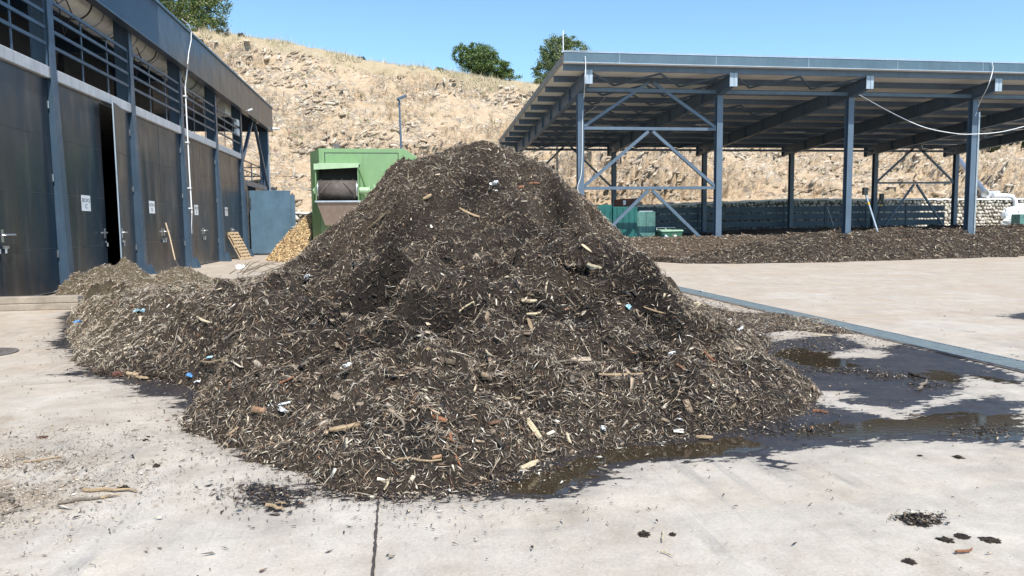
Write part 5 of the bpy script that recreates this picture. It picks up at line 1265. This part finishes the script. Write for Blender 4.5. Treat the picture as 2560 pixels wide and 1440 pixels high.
pole(2207, 492, 2190, 560, 36, M['dark'], 'dark lance leaning right, behind the silver one', .04)
pole(2066, 512, 2082, 558, 40, M['galv'], 'short thin lance in the shade to the left of the silver one', .025, False)

# ------------------------------------------------------------------ green machine
gm = thing('green_machine', 'big green screening machine with a belt drum outlet behind the left flank of the pile', 'machine')
Yg = 35.0; G = M['green']
mb = MB(); mb.prism([(-3.62, .72), (.62, .72), (1.0, 1.0), (1.0, 4.75), (.30, 5.21), (-3.62, 5.21)], Yg, Yg+5.5); mb.build('housing', G, gm, bevel=.015)
mb = MB(); mb.add([(-3.622, Yg, .72), (-4.1, Yg+.9, .72), (-4.1, Yg+.9, 5.1), (-3.622, Yg, 5.21), (-3.622, Yg+5, .72), (-4.1, Yg+5, .72), (-4.1, Yg+5, 5.1), (-3.622, Yg+5, 5.21)], [(0,1,2,3),(7,6,5,4),(1,5,6,2),(3,2,6,7),(0,4,5,1)]); mb.build('corner_panel', M['green'], gm)
mb = MB()
for xx in (-3.4, .2): mb.box(xx, xx+.4, Yg+.3, Yg+5, 0, .72)
mb.build('skid', M['dark'], gm)
for (a, b, c, d) in ((-3.32, -1.62, 3.9, 4.98), (-1.60, .0, 2.35, 4.98), (-3.6, -3.34, 3.2, 4.98)):
    mb = MB(); mb.box(a, b, Yg-.022, Yg-.003, c, d); pnl = mb.build('cover_panel', G, gm)
    for bx in np.linspace(a+.2, b-.2, 3) if b-a > .5 else []:
        mb = MB(); mb.tube([(bx, Yg-.023, d-.05), (bx, Yg-.035, d-.05)], .022, 6); mb.build('bolt', M['galv'], pnl)
mb = MB()
for (a, b, c, d) in ((-3.36, .035, 4.985, 5.02), (.005, .035, 2.35, 4.985), (-3.355, -3.325, 3.9, 4.985)): mb.box(a, b, Yg-.024, Yg-.002, c, d)
mb.build('panel_gap', M['black'], gm)
mb = MB(); mb.box(-.52, -.44, Yg-.034, Yg-.023, 3.62, 4.12); mb.build('grip_slot', M['black'], gm)
# hood, drum, chute
for xc in (-3.64, -1.80): mb = MB(); mb.box(xc, xc+.04, Yg-1.5, Yg-.024, 2.7, 4.30); mb.build('side_cheek', G, gm)
mb = MB(); mb.add([(-3.66, Yg-1.55, 4.22), (-1.74, Yg-1.55, 4.30), (-1.74, Yg-.03, 4.50), (-3.66, Yg-.03, 4.50), (-3.66, Yg-1.55, 4.26), (-1.74, Yg-1.55, 4.34), (-1.74, Yg-.03, 4.54), (-3.66, Yg-.03, 4.54)], [(3,2,1,0),(4,5,6,7),(0,1,5,4),(1,2,6,5),(2,3,7,6),(3,0,4,7)])
mb.add([(-3.68, Yg-1.58, 4.12), (-1.74, Yg-1.58, 4.22), (-1.74, Yg-1.56, 4.40), (-3.68, Yg-1.56, 4.38), (-3.68, Yg-1.60, 4.12), (-1.74, Yg-1.60, 4.22), (-1.74, Yg-1.59, 4.40), (-3.68, Yg-1.59, 4.38)], [(3,2,1,0),(4,5,6,7),(0,1,5,4),(1,2,6,5),(2,3,7,6),(3,0,4,7)]); mb.build('hood', M['green_lt'], gm)
mb = MB(); mb.box(-3.598, -1.802, Yg-.06, Yg-.026, 2.5, 4.4); mb.build('hood_back', M['black'], gm)
zd, yd, rd = 3.22, Yg-1.15, .46
mb = MB(); mb.tube([(-3.52, yd, zd), (-1.86, yd, zd)], rd, 36); dm = mb.build('belt_drum', M['rubber'], gm)
dm.data.polygons.foreach_set('use_smooth', [len(p.vertices) == 4 for p in dm.data.polygons])
mb = MB(); mb.tube([(-1.862, yd, zd), (-1.82, yd, zd)], rd+.015, 28); mb.tube([(-3.56, yd, zd), (-3.522, yd, zd)], rd+.01, 28); mb.build('drum_rim', M['galv'], dm)
def cleat(xa, xb, a0, a1):
    for k in range(6):
        t0, t1 = k/6, (k+1)/6; aa = a0+(a1-a0)*t0; ab = a0+(a1-a0)*t1
        A = Vector((xa+(xb-xa)*t0, yd-math.cos(aa)*(rd+.02), zd+math.sin(aa)*(rd+.02))); B = Vector((xa+(xb-xa)*t1, yd-math.cos(ab)*(rd+.02), zd+math.sin(ab)*(rd+.02)))
        mb2.bar(A, B, .05, .05, (0, -math.cos(aa), math.sin(aa)))
for args in ((-3.42, -3.0, -.25, .75), (-2.0, -2.42, -.25, .75), (-2.9, -2.75, 1.35, 1.75), (-2.5, -2.65, 1.35, 1.75), (-3.42, -3.38, 1.2, 1.7), (-2.0, -2.04, 1.2, 1.7), (-2.1, -1.95, -1.3, -.7)):
    mb2 = MB(); cleat(*args); mb2.build('belt_cleat', M['rubber'], dm)
mb = MB(); mb.tube([(-1.75, yd, zd), (-1.3, yd, zd)], .15, 14); mb.tube([(-1.32, yd, zd), (-1.28, yd, zd)], .2, 14); mb.tube([(-1.3, yd, zd), (-.5, yd, zd)], .05, 10); mb.tube([(-1.1, yd, zd+.06), (-.6, yd, zd+.06)], .16, 12); mb.box(-1.12, -1.08, yd-.2, yd+.2, zd-.2, zd+.28); mb.box(-.62, -.58, yd-.2, yd+.2, zd-.2, zd+.28); mb.build('drive_motor', M['green_lt'], gm, bevel=.01)
mb = MB(); mb.tube([(-3.78, yd, zd), (-3.6, yd, zd)], .09, 12); mb.box(-3.72, -3.65, yd-.14, yd+.14, zd-.14, zd+.14); mb.build('bearing', M['green_lt'], gm)
mb = MB(); mb.bar((-1.7, yd+.1, zd-.1), (-1.25, Yg-.1, 1.6), .12, .3); mb.bar((-1.74, yd, 4.2), (-1.2, Yg-.05, 2.4), .05, .12); mb.build('support_arm', G, gm)
mb = MB(); mb.add([(-3.60, Yg-1.7, 2.70), (-1.72, Yg-1.7, 2.70), (-1.72, Yg-.1, 2.70), (-3.60, Yg-.1, 2.70), (-3.28, Yg-1.4, 1.66), (-2.2, Yg-1.4, 1.66), (-2.2, Yg-.4, 1.66), (-3.28, Yg-.4, 1.66)], [(0,4,5,1),(1,5,6,2),(2,6,7,3),(3,7,4,0),(4,7,6,5)]); ho = mb.build('hopper', M['hopper'], gm)
s_ = ho.modifiers.new('thick', 'SOLIDIFY'); s_.thickness = .03
mb = MB(); mb.box(-3.66, -1.68, Yg-1.76, Yg-1.705, 2.68, 2.75); mb.build('hopper_lip', M['trim'], ho)
mb = MB(); mb.box(-3.0, -2.4, Yg-1.2, Yg-.6, 1.2, 1.655); mb.build('spout', M['black'], ho)
mb = MB(); mb.tube([(-2.95, Yg+2.5, 5.2), (-2.95, Yg+2.5, 5.45), (-2.95, Yg+2.2, 5.55)], .16, 12); mb.build('exhaust', M['black'], gm)

# lamp post
lm = thing('street_lamp', 'thin grey lamp post in front of the hillside behind the green machine', 'lamp post'); lm.location = (.30, 46, 0)
mb = MB(); mb.tube([(0,0,0), (-.02,0,3), (-.13,0,9.3)], [.10, .09, .055], 10); mb.build('pole', M['steel'], lm)
mb = MB(); mb.obox((.02,-.12,9.42), Vector((.92,0,.4)).normalized(), Vector((0,1,0)), Vector((-.4,0,.92)).normalized(), .32, .2, .07); mb.build('lamp_head', M['steel'], lm, bevel=.03)
mb = MB(); mb.obox((.06,-.12,9.355), Vector((.92,0,.4)).normalized(), Vector((0,1,0)), Vector((-.4,0,.92)).normalized(), .22, .15, .012); mb.build('lamp_glass', M['white'], lm)

# ------------------------------------------------------------------ trees and shrubs
def tree(name, label, cat, loc, blobs, n, leaf_s, trunk=True, pal=((.08,.125,.04),(.13,.19,.06),(.23,.27,.11),(.05,.08,.032),(.34,.33,.17)), group=None, th=.25):
    t = thing(name, label, cat, group); t.location = loc; Ps = []; Ns = []
    wsum = sum(b[3]*b[4]*b[5] for b in blobs)
    for bi, (bx, by, bz, ra, rb_, rc) in enumerate(blobs):
        k = int(n*ra*rb_*rc/wsum)
        # leaf clusters: many small tufts spread over each lobe
        nt_ = max(10, k//62); d = rng.normal(size=(nt_, 3)); d /= np.linalg.norm(d, axis=1, keepdims=True); rr = rng.uniform(.35, 1.18, (nt_, 1))**.6
        tc_ = d*rr; sp = rng.uniform(.07, .17, (nt_, 1)); idx = rng.integers(0, nt_, k)
        q = tc_[idx]+rng.normal(size=(k, 3))*sp[idx]; p = q*np.array([ra, rb_, rc])+np.array([bx, by, bz]); Ps.append(p); nn = q+rng.normal(size=(k, 3))*.7; Ns.append(nn/np.linalg.norm(nn, axis=1, keepdims=True))
    P = np.concatenate(Ps); N = np.concatenate(Ns); m = P[:, 2] > -.3; P = P[m]; N = N[m]; n_ = len(P)
    r = rng.normal(size=(n_, 3)); a_ = np.cross(N, r); a_ /= np.linalg.norm(a_, axis=1, keepdims=True); b_ = np.cross(N, a_); s = rng.uniform(.6, 1.3, (n_, 1))*leaf_s
    v = np.stack([P-a_*s*.5, P+b_*s*.28+N*s*.1, P+a_*s*.5, P-b_*s*.28+N*s*.1], 1).reshape(-1, 3)
    F = (np.arange(n_)[:, None]*4+np.arange(4)[None]); pal = np.array(pal); c = pal[rng.integers(0, len(pal), n_)]*rng.uniform(.8, 1.25, (n_, 1))
    npmesh('crown', v, F, M['leaf'], t, color=c)
    if trunk:
        top = blobs[0]; mb = MB(); mb.tube([(0,0,-.5), (top[0]*.4+.1, top[1]*.4, top[2]*.5), (top[0], top[1], top[2])], [th, th*.8, th*.4], 8)
        mb.build('trunk', M['bark'], t)
        for b in blobs[1:]:
            mb = MB(); mb.tube([(top[0]*.4, top[1]*.4, top[2]*.45), ((top[0]*.4+b[0])/2+.1, (b[1])/2, (top[2]*.45+b[2])/2), (b[0], b[1], b[2])], [th*.5, th*.35, th*.12], 6); mb.build('limb', M['bark'], t)
    return t
def hl(x, y): return (x, y, hill_at(x, y)-.1)
def at_ridge(u, v, y=71): p = ony(u, v, y); return p
# big tree at upper left, behind the roof line
p = at_ridge(495, 60, 72); s = 72/FPX
tree('broadleaf_tree', 'large leafy tree cut off by the top of the frame above the left roof', 'tree', hl(p[0]-1.5, 72), [(0,0,3.6,2.6,2.4,2.2), (2.4,0,2.2,1.9,1.8,1.6), (-2.6,0,3.2,2.2,2,2.4), (.5,.4,5.6,2.2,2,1.6), (3.0,0,3.6,1.5,1.4,1.2), (1.2,-.5,.8,2.2,1.5,1.0), (-1.8,-.3,1.0,2.2,1.5,1.1)], 30000, .19, th=.3)
p = at_ridge(1195, 160, 71)
tree('round_oak', 'rounded dark green tree in the middle of the ridge', 'tree', hl(p[0], 71.5), [(0,0,1.7,1.55,1.6,1.2), (-1.5,0,2.6,1.0,1,.9), (1.7,0,1.2,1.5,1.3,1.0), (.6,0,2.4,1.4,1.2,.9), (2.7,.2,.5,1.3,1.1,.8), (-.3,0,3.1,.9,.8,.55)], 21000, .17, pal=((.07,.12,.035),(.12,.185,.055),(.23,.29,.12),(.045,.075,.03)))
p = at_ridge(1410, 120, 73)
tree('tall_tree', 'taller looser tree rising behind the left corner of the shed roof', 'tree', hl(p[0]-.2, 73), [(0,0,3.2,2.0,1.8,1.7), (-1.0,0,4.5,1.3,1.2,1.1), (1.3,0,4.4,1.5,1.3,1.0), (2.6,0,3.4,1.3,1.2,.8), (-1.9,0,2.2,1.2,1.2,1.2), (-.6,0,1.0,1.6,1.2,1.0), (.4,0,5.2,1.3,1.1,.6)], 23000, .17, pal=((.10,.14,.055),(.16,.205,.095),(.28,.31,.17),(.06,.085,.04)))
tree('sapling', 'small sapling at the left foot of the taller tree', 'shrub', hl(at_ridge(1355, 190, 71.5)[0], 71.5), [(0,0,.6,.8,.8,.7), (.5,0,1.2,.5,.5,.5), (-.7,0,.3,.6,.6,.4)], 3500, .16, th=.05)
tree('ridge_bush', 'low round bush just left of the rounded tree on the ridge', 'shrub', hl(at_ridge(1102, 178, 71)[0], 70.8), [(0,0,.35,.55,.5,.35)], 1300, .13, trunk=False, group='low bushes on the ridge')
for (u, w, lab) in ((905, .3, 'tiny dark tuft on the crest in the middle of the slope line'), (870, .16, 'very small weed on the crest left of the dark tuft'), (1275, .3, 'low bush on the crest right of the rounded tree'), (600, .5, 'low bush on the crest beside the large left tree'), (560, .6, 'grey green bush below the large left tree')):
    v = float(np.interp(u, [480, 700, 900, 1100, 1330], [80, 110, 150, 180, 215])); p = at_ridge(u, v, 70.3)
    tree('ridge_bush', lab, 'shrub', hl(p[0], 70.2), [(0,0,w*.5,w,w,w*.8)], int(900*w+250), .12, trunk=False, group='low bushes on the ridge', pal=((.05,.06,.03),(.10,.10,.05),(.16,.14,.08)))
for k, (u, v, y, r, lab) in enumerate(((2455, 352, 65, 1.5, 'leftmost dark green shrub on the slope right of the shed'), (2500, 340, 66, 1.9, 'second shrub in the thicket on the slope at the right'), (2545, 350, 65, 1.9, 'third shrub in the thicket, leaning over bare soil'), (2590, 345, 66, 2.2, 'rightmost shrub of the thicket at the edge of the frame'), (2540, 325, 68, 2.2, 'upper shrub of the thicket, cut by the roof line'), (2470, 330, 68, 1.7, 'shrub behind the leftmost one, cut by the roof line'), (2350, 342, 66, .9, 'small shrub at the top of the shiny pipe'))):
    q = hp(u, v+18); tree('slope_shrub', lab, 'shrub', (q[0], q[1]+.3, q[2]-.3), [(0,0,.9,r*1.2,r,r*.75), (r*.6,.2,.5,r*.8,r*.8,r*.5)], int(4200*r), .17, trunk=False, group='shrubs on the right slope', pal=((.028,.05,.016),(.05,.08,.03),(.12,.13,.065),(.02,.032,.014)))
# dry grass on the crest
n = 26000; gx_ = rng.uniform(-24, 17, n); t_ = rng.beta(1.2, 2.4, n); gy_ = 71.5-t_*4.2
dens = fbm(gx_*.5, gy_*.7, 500, 3); k = dens > .40+.22*t_; gx_ = gx_[k]; gy_ = gy_[k]; t_ = t_[k]; n = len(gx_)
gz_ = hill_base(gx_, gy_)-.05; hgt = rng.uniform(.18, .62, n)*(1.1-.6*t_)*(.6+.8*fbm(gx_*.3, gy_*.3, 510, 2)); hgt *= np.where(rng.random(n) < .06, 1.9, 1)
P = np.stack([gx_, gy_, gz_], 1); ln = rng.normal(0, .28, (n, 2)); w_ = rng.uniform(.012, .028, n)
v = np.stack([P+np.stack([-w_, w_*0, w_*0], 1), P+np.stack([w_, w_*0, w_*0], 1), P+np.stack([ln[:, 0]*hgt, ln[:, 1]*hgt, hgt], 1)], 1).reshape(-1, 3)
gc = np.array([[.48,.40,.27],[.58,.50,.36],[.36,.31,.20],[.24,.24,.14],[.52,.40,.26]])[rng.integers(0, 5, n)]*rng.uniform(.8, 1.2, (n, 1))
tag(npmesh('dry_grass', v, np.arange(n*3).reshape(-1, 3), M['straw'], color=gc), 'dry yellow grass fringing the crest of the hillside', 'grass', kind='stuff')
# scattered dead weeds on the slope
n = 1700; wx_ = rng.uniform(-18, 60, n); wy_ = rng.uniform(53, 69, n); k = fbm(wx_*.35, wy_*.35, 520, 3) > .52; wx_ = wx_[k]; wy_ = wy_[k]; V_ = []; C_ = []
for a, b in zip(wx_, wy_):
    z = hill_at(a, b)+.1
    for q in range(9):
        h = random.uniform(.12, .45); dx, dy = random.gauss(0, .16), random.gauss(0, .16); V_ += [(a+dx*.3-.02, b+dy*.3, z), (a+dx*.3+.02, b+dy*.3, z), (a+dx, b+dy, z+h)]; C_.append((.36*random.uniform(.6, 1.2), .29*random.uniform(.6, 1.2), .16))
tag(npmesh('slope_weeds', np.array(V_), np.arange(len(V_)).reshape(-1, 3), M['straw'], color=np.array(C_)), 'sparse dead weeds dotted over the rocky slope', 'weeds', kind='stuff')

# bare branches lying in front of the straw heap
br = MB(); b = onz(700, 668)
for k in range(14):
    p0 = Vector((b[0]+random.uniform(-1.2, 1.0), b[1]-4+random.uniform(-1.5, 1.5), .05)); an = random.uniform(-.6, .6); L = random.uniform(.7, 1.8)
    br.tube([p0, p0+Vector((math.cos(an)*L*.5, math.sin(an)*L*.5, random.uniform(.1, .35))), p0+Vector((math.cos(an)*L, math.sin(an)*L, random.uniform(.02, .5)))], [.02, .014, .006], 5)
tag(br.build('brushwood', M['wood_grey']), 'tangle of thin bare branches on the ground in front of the straw heap', 'branches', kind='stuff')
